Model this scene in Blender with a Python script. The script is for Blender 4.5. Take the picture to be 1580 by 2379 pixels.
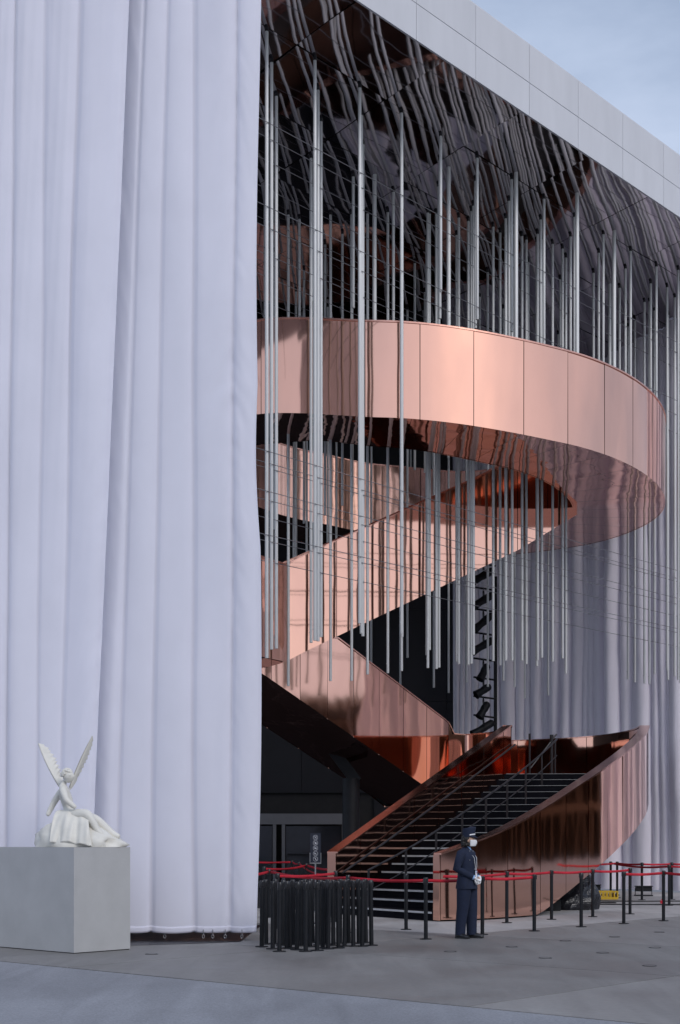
import bpy, bmesh, math, random
from mathutils import Vector, Matrix, noise
R = math.radians
random.seed(7)
sc = bpy.context.scene
for o in list(bpy.data.objects):
    bpy.data.objects.remove(o, do_unlink=True)
col = sc.collection

# ------------------------------------------------------------------ camera, sky, sun, exposure
EYE = 1.55
cam = bpy.data.cameras.new("camera")
cam.sensor_fit = 'HORIZONTAL'
cam.sensor_width = 36.0
cam.lens = 36.0 * 3300 / 1580
cam.shift_y = 759.5 / 1580
cam.clip_start = 0.1
cam.clip_end = 5000
camo = bpy.data.objects.new("camera", cam)
col.objects.link(camo)
camo.location = (0, 0, EYE)
camo.rotation_euler = (R(90), 0, 0)
sc.camera = camo

SUN_AZ = 151.0      # compass bearing of the sun seen from above, clockwise from +Y
SUN_EL = 35.0
w = bpy.data.worlds.new("World")
sc.world = w
w.use_nodes = True
nt = w.node_tree
nt.nodes.clear()
sky = nt.nodes.new('ShaderNodeTexSky')
sky.sky_type = 'NISHITA'
sky.sun_disc = False
sky.sun_elevation = R(SUN_EL)
sky.sun_rotation = R(SUN_AZ)
sky.air_density = 1.0
sky.dust_density = 1.2
sky.ozone_density = 1.6
tc = nt.nodes.new('ShaderNodeTexCoord')
mp = nt.nodes.new('ShaderNodeMapping')
mp.inputs['Scale'].default_value = (1.0, 1.0, 2.6)
n1 = nt.nodes.new('ShaderNodeTexNoise')
n1.inputs['Scale'].default_value = 2.3
n1.inputs['Detail'].default_value = 9
n1.inputs['Roughness'].default_value = 0.55
rp = nt.nodes.new('ShaderNodeValToRGB')
rp.color_ramp.elements[0].position = 0.40
rp.color_ramp.elements[0].color = (0.48, 0.48, 0.48, 1)
rp.color_ramp.elements[1].position = 0.60
rp.color_ramp.elements[1].color = (0.97, 0.97, 0.97, 1)
mx = nt.nodes.new('ShaderNodeMix')
mx.data_type = 'RGBA'
bw = nt.nodes.new('ShaderNodeRGBToBW')                   # veil of cloud: as bright as the sky it covers, nearly white
vc = nt.nodes.new('ShaderNodeVectorMath'); vc.operation = 'SCALE'
vc.inputs[0].default_value = (0.29, 0.285, 0.28)
nt.links.new(sky.outputs['Color'], bw.inputs['Color'])
nt.links.new(bw.outputs['Val'], vc.inputs['Scale'])
va = nt.nodes.new('ShaderNodeVectorMath'); va.operation = 'ADD'
va.inputs[1].default_value = (4.0, 4.8, 6.4)
nt.links.new(vc.outputs['Vector'], va.inputs[0])
nt.links.new(va.outputs['Vector'], mx.inputs['B'])
bg = nt.nodes.new('ShaderNodeBackground')
bg.inputs['Strength'].default_value = 0.092
ow = nt.nodes.new('ShaderNodeOutputWorld')
L = nt.links.new
L(tc.outputs['Generated'], mp.inputs['Vector'])
L(mp.outputs['Vector'], n1.inputs['Vector'])
L(n1.outputs['Fac'], rp.inputs['Fac'])
L(rp.outputs['Color'], mx.inputs['Factor'])
L(sky.outputs['Color'], mx.inputs['A'])
L(mx.outputs['Result'], bg.inputs['Color'])
L(bg.outputs['Background'], ow.inputs['Surface'])

sl = bpy.data.lights.new("sun", 'SUN')
sl.energy = 0.9
sl.angle = R(22)
sl.color = (1.0, 0.965, 0.95)
so = bpy.data.objects.new("sun", sl)
col.objects.link(so)
so.location = (20, -30, 60)
sdir = Vector((math.sin(R(SUN_AZ)) * math.cos(R(SUN_EL)), math.cos(R(SUN_AZ)) * math.cos(R(SUN_EL)), math.sin(R(SUN_EL))))
so.rotation_euler = sdir.to_track_quat('Z', 'Y').to_euler()

vs = sc.view_settings
vs.view_transform = 'Standard'
vs.look = 'None'
vs.exposure = 0.39
vs.gamma = 1.0
vs.use_curve_mapping = False
sc.cycles.max_bounces = 10
sc.cycles.glossy_bounces = 7
sc.cycles.diffuse_bounces = 4
sc.cycles.caustics_reflective = False
sc.cycles.caustics_refractive = False
sc.cycles.sample_clamp_indirect = 6.0

# ------------------------------------------------------------------ materials
MATS = {}
def mat(name, base, rough=0.6, metal=0.0, var=0.0, vscale=3.0, bump=0.0, bscale=8.0, spec=0.5, stretch=(1, 1, 1),
        rand=0.0, detail=4, rvar=0.0, alpha=None, trans=0.0, bdist=0.02, sheen=0.0):
    if name in MATS:
        return MATS[name]
    m = bpy.data.materials.new(name)
    m.use_nodes = True
    t = m.node_tree
    b = t.nodes['Principled BSDF']
    b.inputs['Base Color'].default_value = (*base, 1)
    b.inputs['Roughness'].default_value = rough
    b.inputs['Metallic'].default_value = metal
    b.inputs['Specular IOR Level'].default_value = spec
    if sheen:
        b.inputs['Sheen Weight'].default_value = sheen
    if trans:
        b.inputs['Transmission Weight'].default_value = trans
    if alpha is not None:
        b.inputs['Alpha'].default_value = alpha
    geo = t.nodes.new('ShaderNodeNewGeometry')
    oi = t.nodes.new('ShaderNodeObjectInfo')
    mul = t.nodes.new('ShaderNodeVectorMath'); mul.operation = 'MULTIPLY'
    mul.inputs[1].default_value = stretch
    t.links.new(geo.outputs['Position'], mul.inputs[0])
    ad = t.nodes.new('ShaderNodeVectorMath'); ad.operation = 'ADD'
    t.links.new(mul.outputs['Vector'], ad.inputs[0])
    if rand:
        sc_ = t.nodes.new('ShaderNodeMath'); sc_.operation = 'MULTIPLY'
        sc_.inputs[1].default_value = rand * 40
        t.links.new(oi.outputs['Random'], sc_.inputs[0])
        t.links.new(sc_.outputs[0], ad.inputs[1])
    if var:
        nz = t.nodes.new('ShaderNodeTexNoise')
        nz.inputs['Scale'].default_value = vscale
        nz.inputs['Detail'].default_value = detail
        nz.inputs['Roughness'].default_value = 0.6
        t.links.new(ad.outputs['Vector'], nz.inputs['Vector'])
        cr = t.nodes.new('ShaderNodeValToRGB')
        lo = [max(0, c * (1 - var)) for c in base]; hi = [min(1, c * (1 + var)) for c in base]
        cr.color_ramp.elements[0].position = 0.3; cr.color_ramp.elements[0].color = (*lo, 1)
        cr.color_ramp.elements[1].position = 0.7; cr.color_ramp.elements[1].color = (*hi, 1)
        t.links.new(nz.outputs['Fac'], cr.inputs['Fac'])
        t.links.new(cr.outputs['Color'], b.inputs['Base Color'])
        if rvar:
            mr = t.nodes.new('ShaderNodeMapRange')
            mr.inputs['To Min'].default_value = max(0, rough - rvar); mr.inputs['To Max'].default_value = rough + rvar
            t.links.new(nz.outputs['Fac'], mr.inputs['Value'])
            t.links.new(mr.outputs['Result'], b.inputs['Roughness'])
    if bump:
        nb = t.nodes.new('ShaderNodeTexNoise')
        nb.inputs['Scale'].default_value = bscale
        nb.inputs['Detail'].default_value = 2 if bscale < 3 else 5
        t.links.new(ad.outputs['Vector'], nb.inputs['Vector'])
        bp = t.nodes.new('ShaderNodeBump')
        bp.inputs['Strength'].default_value = bump
        bp.inputs['Distance'].default_value = bdist
        t.links.new(nb.outputs['Fac'], bp.inputs['Height'])
        t.links.new(bp.outputs['Normal'], b.inputs['Normal'])
    MATS[name] = m
    return m

M_COPPER = mat('copper_mirror', (0.94, 0.51, 0.375), 0.06, 1.0, var=0.03, vscale=1.5, bump=0.35, bscale=0.9, rand=1.0, stretch=(1, 1, 0.45), bdist=0.03)
M_COPPER_U = mat('copper_underside', (0.90, 0.46, 0.36), 0.04, 1.0, var=0.03, vscale=1.5, bump=0.5, bscale=1.1, rand=1.0, bdist=0.03)
M_COPE = mat('copper_coping', (0.80, 0.42, 0.32), 0.16, 1.0, var=0.05, vscale=3, bump=0.2, bscale=3)
M_CORE = mat('dark_core', (0.02, 0.018, 0.018), 0.7, var=0.2)
M_DECK = mat('walkway_deck', (0.05, 0.047, 0.05), 0.7, var=0.25, vscale=4, bump=0.2, bscale=30)
M_TUBE = mat('tube_aluminium', (0.76, 0.76, 0.75), 0.5, 0.15, var=0.06, vscale=1.2, rand=1.0, stretch=(1, 1, 0.4))
M_WIRE = mat('steel_cable', (0.30, 0.29, 0.30), 0.4, 0.9, var=0.1)
M_SOFF = mat('soffit_mirror', (0.40, 0.37, 0.40), 0.035, 1.0, var=0.05, vscale=0.8, rand=1.0, bump=0.12, bscale=0.7, bdist=0.05)
M_FASC = mat('fascia_panel', (0.62, 0.62, 0.65), 0.5, 0.0, var=0.05, vscale=1.6, rand=1.0, stretch=(1, 1, 0.25))
M_CURT = mat('curtain_fabric', (0.855, 0.85, 0.96), 0.75, var=0.03, vscale=1.3, bump=0.32, bscale=2.6, stretch=(1, 1, 0.7), sheen=0.15)
M_CURT_B = mat('rear_curtain_fabric', (0.86, 0.81, 0.88), 0.8, var=0.05, vscale=0.9, bump=0.15, bscale=3, stretch=(1, 1, 0.4), sheen=0.1)
M_BLACKW = mat('black_wall', (0.007, 0.007, 0.011), 0.65, var=0.25, vscale=1.2, rand=1.0)
M_BLACK = mat('black_metal', (0.008, 0.009, 0.012), 0.55, 0.0, spec=0.3, var=0.25, vscale=6, bump=0.05, bscale=60)
M_BLACKG = mat('black_gloss', (0.02, 0.02, 0.023), 0.28, 0.0, var=0.2)
M_STEP = mat('stair_tread', (0.006, 0.006, 0.009), 0.9, spec=0.08, var=0.3, vscale=7, bump=0.1, bscale=40)
M_NOSE = mat('white_nosing', (0.55, 0.55, 0.56), 0.6, var=0.1, vscale=8)
M_RED = mat('red_belt', (0.52, 0.012, 0.03), 0.75, var=0.12, vscale=9, bump=0.05, bscale=120)
M_PLINTH = mat('plinth_paint', (0.455, 0.455, 0.455), 0.7, var=0.06, vscale=2.2, bump=0.06, bscale=20, detail=9)
M_MARBLE = mat('white_plaster', (0.72, 0.70, 0.64), 0.5, var=0.06, vscale=7, bump=0.1, bscale=24)
M_YEL = mat('yellow_plastic', (0.62, 0.40, 0.02), 0.45, var=0.1, vscale=5)
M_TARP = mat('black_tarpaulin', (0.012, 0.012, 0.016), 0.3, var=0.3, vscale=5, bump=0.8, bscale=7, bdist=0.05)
M_NAVY = mat('navy_wool', (0.006, 0.012, 0.036), 0.85, var=0.2, vscale=12, bump=0.25, bscale=28)
M_SKIN = mat('skin', (0.52, 0.33, 0.24), 0.55, var=0.06, vscale=12)
M_HAIR = mat('dark_hair', (0.012, 0.009, 0.008), 0.5, var=0.3, vscale=30, bump=0.6, bscale=60)
M_WHITE = mat('white_cloth', (0.78, 0.78, 0.80), 0.7, var=0.04, vscale=20)
M_BLUE = mat('light_blue_shirt', (0.28, 0.47, 0.80), 0.75, var=0.05, vscale=20)
M_SIGN = mat('navy_sign', (0.012, 0.016, 0.032), 0.45, var=0.1)
M_SIGNW = mat('sign_print', (0.55, 0.56, 0.6), 0.6, var=0.05)
M_STEEL = mat('brushed_steel', (0.55, 0.55, 0.56), 0.3, 0.9, var=0.08)
M_DOORW = mat('pale_door_frame', (0.24, 0.23, 0.24), 0.6, var=0.06)
M_GLASS = mat('dark_glazing', (0.03, 0.032, 0.04), 0.08, 0.0, spec=0.8, var=0.2, vscale=0.8)
M_WOOD = mat('weathered_timber', (0.17, 0.088, 0.045), 0.75, var=0.4, vscale=2.5, rand=1.0, stretch=(1, 1, 0.2), bump=0.2, bscale=9)
M_GREEN = mat('roof_grass', (0.06, 0.09, 0.03), 0.9, var=0.4, vscale=0.6)
M_BEIGE = mat('beige_print', (0.7, 0.2, 0.15), 0.6, var=0.05)

def translucent(m, fac, tint):
    t = m.node_tree; b = t.nodes['Principled BSDF']; out = t.nodes['Material Output']
    tr_ = t.nodes.new('ShaderNodeBsdfTranslucent'); tr_.inputs['Color'].default_value = (*tint, 1)
    ms_ = t.nodes.new('ShaderNodeMixShader'); ms_.inputs['Fac'].default_value = fac
    t.links.new(b.outputs['BSDF'], ms_.inputs[1]); t.links.new(tr_.outputs['BSDF'], ms_.inputs[2]); t.links.new(ms_.outputs['Shader'], out.inputs['Surface'])
translucent(M_CURT, 0.22, (0.85, 0.85, 0.92))
translucent(M_CURT_B, 0.15, (0.95, 0.84, 0.90))

def ground_mat(name, base, cracks=False):
    m = bpy.data.materials.new(name); m.use_nodes = True
    t = m.node_tree; b = t.nodes['Principled BSDF']
    g = t.nodes.new('ShaderNodeNewGeometry'); oi = t.nodes.new('ShaderNodeObjectInfo')
    big = t.nodes.new('ShaderNodeTexNoise'); big.inputs['Scale'].default_value = 0.45; big.inputs['Detail'].default_value = 6
    big.inputs['Distortion'].default_value = 0.8
    fine = t.nodes.new('ShaderNodeTexNoise'); fine.inputs['Scale'].default_value = 55 if cracks else 14; fine.inputs['Detail'].default_value = 8
    t.links.new(g.outputs['Position'], big.inputs['Vector']); t.links.new(g.outputs['Position'], fine.inputs['Vector'])
    def ramp(src, lo, hi, p0=.3, p1=.7):
        r = t.nodes.new('ShaderNodeMapRange'); r.inputs['From Min'].default_value = p0; r.inputs['From Max'].default_value = p1
        r.inputs['To Min'].default_value = lo; r.inputs['To Max'].default_value = hi
        t.links.new(src, r.inputs['Value']); return r.outputs['Result']
    a = ramp(big.outputs['Fac'], 0.88 if cracks else 0.80, 1.13)
    f = ramp(fine.outputs['Fac'], 0.80 if cracks else 0.93, 1.18 if cracks else 1.06)
    rr = ramp(oi.outputs['Random'], 0.86, 1.12, 0, 1)
    m1 = t.nodes.new('ShaderNodeMath'); m1.operation = 'MULTIPLY'; t.links.new(a, m1.inputs[0]); t.links.new(f, m1.inputs[1])
    m2 = t.nodes.new('ShaderNodeMath'); m2.operation = 'MULTIPLY'; t.links.new(m1.outputs[0], m2.inputs[0]); t.links.new(rr, m2.inputs[1])
    # trowel marks, oil drips and worn patches
    sp = t.nodes.new('ShaderNodeTexVoronoi'); sp.inputs['Scale'].default_value = 2.2; sp.inputs['Randomness'].default_value = 1
    t.links.new(g.outputs['Position'], sp.inputs['Vector'])
    spot = ramp(sp.outputs['Distance'], 0.55 if cracks else 0.72, 1.0, 0.015, 0.04)
    m3 = t.nodes.new('ShaderNodeMath'); m3.operation = 'MULTIPLY'; t.links.new(m2.outputs[0], m3.inputs[0]); t.links.new(spot, m3.inputs[1])
    mpp = t.nodes.new('ShaderNodeMapping'); mpp.inputs['Rotation'].default_value = (0, 0, R(-41.7)); mpp.inputs['Scale'].default_value = (1.6, 0.22, 1)
    t.links.new(g.outputs['Position'], mpp.inputs['Vector'])
    stn = t.nodes.new('ShaderNodeTexNoise'); stn.inputs['Scale'].default_value = 1.3; stn.inputs['Detail'].default_value = 7; stn.inputs['Distortion'].default_value = 1.2
    t.links.new(mpp.outputs['Vector'], stn.inputs['Vector'])
    st_ = ramp(stn.outputs['Fac'], 0.91, 1.06, 0.36, 0.62)
    m4 = t.nodes.new('ShaderNodeMath'); m4.operation = 'MULTIPLY'; t.links.new(m3.outputs[0], m4.inputs[0]); t.links.new(st_, m4.inputs[1])
    vm = t.nodes.new('ShaderNodeVectorMath'); vm.operation = 'SCALE'; vm.inputs[0].default_value = base
    t.links.new(m4.outputs[0], vm.inputs['Scale'])
    t.links.new(vm.outputs['Vector'], b.inputs['Base Color'])
    ro = ramp(big.outputs['Fac'], 0.45 if not cracks else 0.75, 0.75 if not cracks else 0.9)
    t.links.new(ro, b.inputs['Roughness'])
    bp = t.nodes.new('ShaderNodeBump'); bp.inputs['Strength'].default_value = 0.35 if cracks else 0.08; bp.inputs['Distance'].default_value = 0.01
    t.links.new(fine.outputs['Fac'], bp.inputs['Height']); t.links.new(bp.outputs['Normal'], b.inputs['Normal'])
    MATS[name] = m
    return m
M_ASPH = ground_mat('asphalt', (0.215, 0.219, 0.238), True)
M_CONC = ground_mat('smooth_concrete', (0.218, 0.209, 0.203))
M_CONC_L = ground_mat('pale_concrete', (0.44, 0.42, 0.41))

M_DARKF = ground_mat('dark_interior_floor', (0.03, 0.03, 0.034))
# ------------------------------------------------------------------ mesh helpers
class MB:
    def __init__(s):
        s.v = []; s.f = []; s.sm = []
    def quad(s, a, b, c, d, sm=False):
        i = len(s.v); s.v += [tuple(a), tuple(b), tuple(c), tuple(d)]; s.f.append((i, i + 1, i + 2, i + 3)); s.sm.append(sm)
    def tri(s, a, b, c, sm=False):
        i = len(s.v); s.v += [tuple(a), tuple(b), tuple(c)]; s.f.append((i, i + 1, i + 2)); s.sm.append(sm)
    def grid(s, rows, sm=True, closed=False):
        i = len(s.v); nr = len(rows); nc = len(rows[0])
        for r in rows: s.v += [tuple(p) for p in r]
        for a in range(nr - 1):
            for b in range(nc if closed else nc - 1):
                b2 = (b + 1) % nc
                s.f.append((i + a * nc + b, i + a * nc + b2, i + (a + 1) * nc + b2, i + (a + 1) * nc + b)); s.sm.append(sm)
    def poly(s, pts):
        i = len(s.v); s.v += [tuple(p) for p in pts]; s.f.append(tuple(range(i, i + len(pts)))); s.sm.append(False)
    def box(s, c, size, ax=None):
        cx = Vector(c); hx, hy, hz = [k / 2 for k in size]
        X, Y, Z = ax if ax else (Vector((1, 0, 0)), Vector((0, 1, 0)), Vector((0, 0, 1)))
        p = [cx + X * (sx * hx) + Y * (sy * hy) + Z * (sz * hz) for sz in (-1, 1) for sy in (-1, 1) for sx in (-1, 1)]
        i = len(s.v); s.v += [tuple(q) for q in p]
        for f in ((0, 2, 3, 1), (4, 5, 7, 6), (0, 1, 5, 4), (2, 6, 7, 3), (0, 4, 6, 2), (1, 3, 7, 5)):
            s.f.append(tuple(i + k for k in f)); s.sm.append(False)
    def prism(s, poly, z0, z1):
        n = len(poly)
        if sum(poly[k][0] * poly[(k + 1) % n][1] - poly[(k + 1) % n][0] * poly[k][1] for k in range(n)) < 0:
            poly = poly[::-1]
        s.poly([(p[0], p[1], z1) for p in poly])
        s.poly([(p[0], p[1], z0) for p in poly[::-1]])
        for k in range(n):
            a = poly[k]; b = poly[(k + 1) % n]
            s.quad((a[0], a[1], z0), (b[0], b[1], z0), (b[0], b[1], z1), (a[0], a[1], z1))
    def tube(s, pts, rad, seg=10, caps=True):
        pts = [Vector(p) for p in pts]
        if not isinstance(rad, (list, tuple)): rad = [rad] * len(pts)
        rows = []; prevU = None
        for k, p in enumerate(pts):
            d = (pts[min(k + 1, len(pts) - 1)] - pts[max(k - 1, 0)]).normalized()
            up = Vector((0, 0, 1)) if abs(d.z) < 0.95 else Vector((1, 0, 0))
            u = d.cross(up).normalized()
            if prevU is not None:
                u = (prevU - d * prevU.dot(d))
                u = u.normalized() if u.length > 1e-5 else d.cross(up).normalized()
            prevU = u; v = u.cross(d)
            rr = rad[k]
            rx, ry = rr if isinstance(rr, tuple) else (rr, rr)
            rows.append([p + u * (math.cos(2 * math.pi * j / seg) * rx) + v * (math.sin(2 * math.pi * j / seg) * ry) for j in range(seg)])
        s.grid(rows, True, True)
        if caps:
            s.poly(rows[0][::-1]); s.poly(rows[-1])
    def ell(s, c, r, seg=14, rings=9, fn=None):
        c = Vector(c); rows = []
        for a in range(rings + 1):
            th = math.pi * a / rings
            row = []
            for b in range(seg):
                ph = 2 * math.pi * b / seg
                p = Vector((math.sin(th) * math.cos(ph) * r[0], math.sin(th) * math.sin(ph) * r[1], math.cos(th) * r[2]))
                if fn: p = fn(p)
                row.append(c + p)
            rows.append(row)
        s.grid(rows, True, True)
    def mesh(s, name):
        me = bpy.data.meshes.new(name)
        me.from_pydata(s.v, [], s.f)
        me.polygons.foreach_set('use_smooth', s.sm)
        me.update()
        return me
    def build(s, name, m, parent=None, weld=False):
        me = s.mesh(name)
        if weld:
            bm = bmesh.new(); bm.from_mesh(me); bmesh.ops.remove_doubles(bm, verts=bm.verts, dist=0.0006)
            bmesh.ops.recalc_face_normals(bm, faces=bm.faces); bm.to_mesh(me); bm.free()
        me.materials.append(m)
        return link(name, me, parent)

def link(name, me, parent=None):
    o = bpy.data.objects.new(name, me)
    col.objects.link(o)
    if parent is not None:
        o.parent = parent
        o.matrix_parent_inverse = Matrix.Translation(-Vector(parent.location)) if parent.rotation_euler == Matrix.Identity(3).to_euler() else parent.matrix_basis.inverted()
    return o
def tag(o, label, cat, group=None, kind=None):
    if label: o['label'] = label
    if cat: o['category'] = cat
    if group: o['group'] = group
    if kind: o['kind'] = kind
    return o
def empty(name, loc, label, cat, group=None, rz=0.0):
    o = bpy.data.objects.new(name, None); col.objects.link(o)
    o.location = loc; o.rotation_euler = (0, 0, rz); o.empty_display_size = 0.2
    tag(o, label, cat, group)
    return o
def local(name, me, parent):          # mesh given in the parent's own coordinates
    o = bpy.data.objects.new(name, me); col.objects.link(o); o.parent = parent
    return o
def copy_tree(o, parent=None):
    c = o.copy(); col.objects.link(c); c.parent = parent
    for ch in list(o.children): copy_tree(ch, c)
    return c
def V2(p): return Vector((p[0], p[1]))

# ------------------------------------------------------------------ site frame: facade runs along D, N points into the building
E0 = Vector((0.38, 26.2)); D = Vector((0.665, 0.747)).normalized(); N = Vector((-D.y, D.x)); O = -N
def site(n, d): return E0 + D * d + N * n
def to_site(p):
    r = V2(p) - E0
    return r.dot(N), r.dot(D)
def soffit_z(n, d=0.0):
    z = 17.05 - 0.17 * min(max(n, 0), 5.0) - 0.11 * max(min(n, 10) - 5.0, 0) - 0.03 * max(n - 10, 0)
    return z
def soffit_wave(n, d):
    return 0.016 * math.sin(n * 1.05 + 0.7 * math.sin(d * 0.9)) + 0.005 * math.sin(d * 1.5 + n * 0.6) + 0.018 * (noise.noise(Vector((n * 0.55, d * 0.42, 3.1))))

# ------------------------------------------------------------------ ground
asph = MB(); S_ = 900
asph.quad((-S_, -S_, -0.008), (S_, -S_, -0.008), (S_, S_, -0.008), (-S_, S_, -0.008))
o = asph.build('asphalt_ground', M_ASPH); tag(o, 'dark blue grey asphalt across the foreground', 'ground', kind='structure')
fore = bpy.data.objects.new('forecourt_pavement', None); col.objects.link(fore)
tag(fore, 'pale smooth concrete forecourt in front of the stairs', 'pavement', kind='structure')
def slab(d0, d1, o0, o1):
    g = 0.011
    mb = MB()
    pts = [D * a + O * b for a, b in ((d0 + g, o0 + g), (d1 - g, o0 + g), (d1 - g, o1 - g), (d0 + g, o1 - g))]
    mb.prism([(p.x, p.y) for p in pts], -0.05, 0.0)
    cen = D * ((d0 + d1) / 2) + O * ((o0 + o1) / 2)
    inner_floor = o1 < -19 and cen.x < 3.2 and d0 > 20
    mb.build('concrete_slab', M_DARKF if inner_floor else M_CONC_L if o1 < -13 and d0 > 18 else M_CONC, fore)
ds = [10.6, 14.5, 18.5, 22.5, 26.5, 30.5, 34.5, 39, 46]
os_ = [-38, -31, -25.85, -19.85, -13.85, -7.85, -1.85, 6]
for i in range(len(ds) - 1):
    for j in range(len(os_) - 1):
        slab(ds[i], ds[i + 1], os_[j], os_[j + 1])

# ------------------------------------------------------------------ canopy: soffit, fascia, roof
canopy = empty('pavilion_canopy', (0, 0, 17), 'white panelled canopy with wavy dark mirror ceiling above the copper walkway', 'canopy')
PN, PD = 1.62, 2.67
for i in range(-0, 14):
    for j in range(-3, 9):
        n0, n1_ = i * PN, (i + 1) * PN; d0, d1 = j * PD, (j + 1) * PD
        g = 0.010
        mb = MB(); rows = []
        ta, tb = random.Random(i * 31 + j).uniform(-0.012, 0.012), random.Random(i * 17 + j * 5 + 3).uniform(-0.012, 0.012)
        for a in range(9):
            nn = n0 + g + (n1_ - n0 - 2 * g) * a / 8; row = []
            for b in range(11):
                dd = d0 + g + (d1 - d0 - 2 * g) * b / 10
                p = site(nn, dd)
                # every sheet is dished a little on its own
                q = 0.004 * math.sin(math.pi * a / 8) * math.sin(math.pi * b / 10) * (1 if (i * 7 + j * 3) % 3 else -1.4)
                row.append((p.x, p.y, soffit_z(nn) + soffit_wave(nn, dd) + q + ta * (a - 4) / 4 * 0.8 + tb * (b - 5) / 5 * 1.3))
            rows.append(row)
        mb.grid(rows, True)
        mb.build('soffit_panel', M_SOFF, canopy)
# backing above the sheets and roof block
mb = MB(); pr = []
for nn in [0.02, 5, 10, 22.7]:
    pr.append([(*site(nn, dd), soffit_z(nn) + 0.13) for dd in (-8, 24)])
mb.grid(pr, False); mb.build('soffit_backing', M_CORE, canopy)
mb = MB()
mb.prism([tuple(site(0.05, -8)), tuple(site(0.05, 24)), tuple(site(22.7, 24)), tuple(site(22.7, -8))], 17.25, 18.42)
mb.build('roof_block', M_BLACKW, canopy)
FW = 1.93
for k in range(-5, 13):
    for (z0, z1) in ((16.98, 17.68), (17.695, 18.5)):
        g = 0.006
        a = site(0.0, k * FW + 1.65 - FW + g); b = site(0.0, (k + 1) * FW + 1.65 - FW - g)
        mb = MB(); mb.prism([tuple(a), tuple(b), tuple(b + N * 0.045), tuple(a + N * 0.045)], z0, z1)
        mb.build('fascia_panel', M_FASC, canopy)
mb = MB(); a = site(0.02, -9.5); b = site(0.02, 24)
mb.prism([tuple(a), tuple(b), tuple(b + N * 0.6), tuple(a + N * 0.6)], 18.505, 18.54); mb.build('parapet_cap', M_FASC, canopy)

# black rear wall with the entrance
hall = empty('rear_wall', (-2, 48, 0), 'black panelled wall closing the deep rear of the pavilion recess', 'wall')
for i in range(9):
    for j in range(5):
        x0 = -16 + i * 2.45; z0 = j * 3.1
        if i in (5, 6) and j == 0:
            continue
        mb = MB(); mb.box((x0 + 1.225, 48.1, z0 + 1.55), (2.438, 0.12, 3.088)); mb.build('wall_panel', M_BLACKW, hall)
mb = MB(); mb.box((-5, 48.3, 7.7), (22.2, 0.2, 15.4)); mb.build('wall_core', M_CORE, hall)
for i in range(5):
    mb = MB(); mb.box((6.2, 48.1, i * 3.1 + 1.55), (2.4, 0.12, 3.088)); mb.build('wall_panel', M_BLACKW, hall)
door = empty('glazed_entrance', (-1.6, 47.8, 0), 'pale framed glass entrance doors in the dark behind the stanchions', 'door')
mb = MB(); mb.box((-1.6, 47.75, 2.22), (3.6, 0.16, 0.36)); mb.build('lintel', M_DOORW, door)
for x in (-3.35, -2.2, -1.9, 0.12):
    mb = MB(); mb.box((x, 47.72, 1.02), (0.11, 0.14, 2.03)); mb.build('jamb', M_DOORW, door)
for x0, x1 in ((-3.28, -2.27), (-1.83, 0.05)):
    mb = MB(); mb.box(((x0 + x1) / 2, 47.78, 1.0), (x1 - x0 - 0.02, 0.03, 1.96)); mb.build('pane', M_GLASS, door)
mb = MB(); mb.box((-0.9, 47.66, 1.02), (1.7, 0.05, 0.05)); mb.build('push_bar', M_BLACK, door)

# ------------------------------------------------------------------ copper ribbon builder
def densify(path, step=0.12):
    """path: list of (x,y,zb,zt) -> evenly spaced list with arclength"""
    out = []; acc = 0.0
    for k in range(len(path) - 1):
        a, b = path[k], path[k + 1]
        ln = math.hypot(b[0] - a[0], b[1] - a[1]); n = max(1, int(math.ceil(ln / step)))
        for i in range(n):
            t = i / n
            out.append((*[a[j] + (b[j] - a[j]) * t for j in range(4)], acc + ln * t))
        acc += ln
    out.append((*path[-1], acc))
    return out
def catmull(pts, per=10, closed=False):
    out = []; n = len(pts)
    rng = n if closed else n - 1
    for i in range(rng):
        p0 = pts[(i - 1) % n] if closed or i > 0 else pts[0]
        p1 = pts[i % n]; p2 = pts[(i + 1) % n]
        p3 = pts[(i + 2) % n] if closed or i + 2 < n else pts[-1]
        for k in range(per):
            t = k / per
            out.append(tuple(0.5 * (2 * b + (-a + c) * t + (2 * a - 5 * b + 4 * c - d) * t * t + (-a + 3 * b - 3 * c + d) * t ** 3) for a, b, c, d in zip(p0, p1, p2, p3)))
    if not closed: out.append(tuple(pts[-1]))
    return out
def normals(dp):
    ns = []
    for k in range(len(dp)):
        a = dp[max(k - 1, 0)]; b = dp[min(k + 1, len(dp) - 1)]
        d = Vector((b[0] - a[0], b[1] - a[1])).normalized()
        ns.append(Vector((-d.y, d.x)))          # left of travel
    return ns
def at(dp, ns, s):
    if s <= dp[0][4]: return dp[0], ns[0]
    for k in range(len(dp) - 1):
        if dp[k + 1][4] >= s:
            t = (s - dp[k][4]) / max(1e-6, dp[k + 1][4] - dp[k][4])
            return tuple(dp[k][j] + (dp[k + 1][j] - dp[k][j]) * t for j in range(5)), ns[k].lerp(ns[k + 1], t).normalized()
    return dp[-1], ns[-1]
GAP = 0.0085
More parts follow.
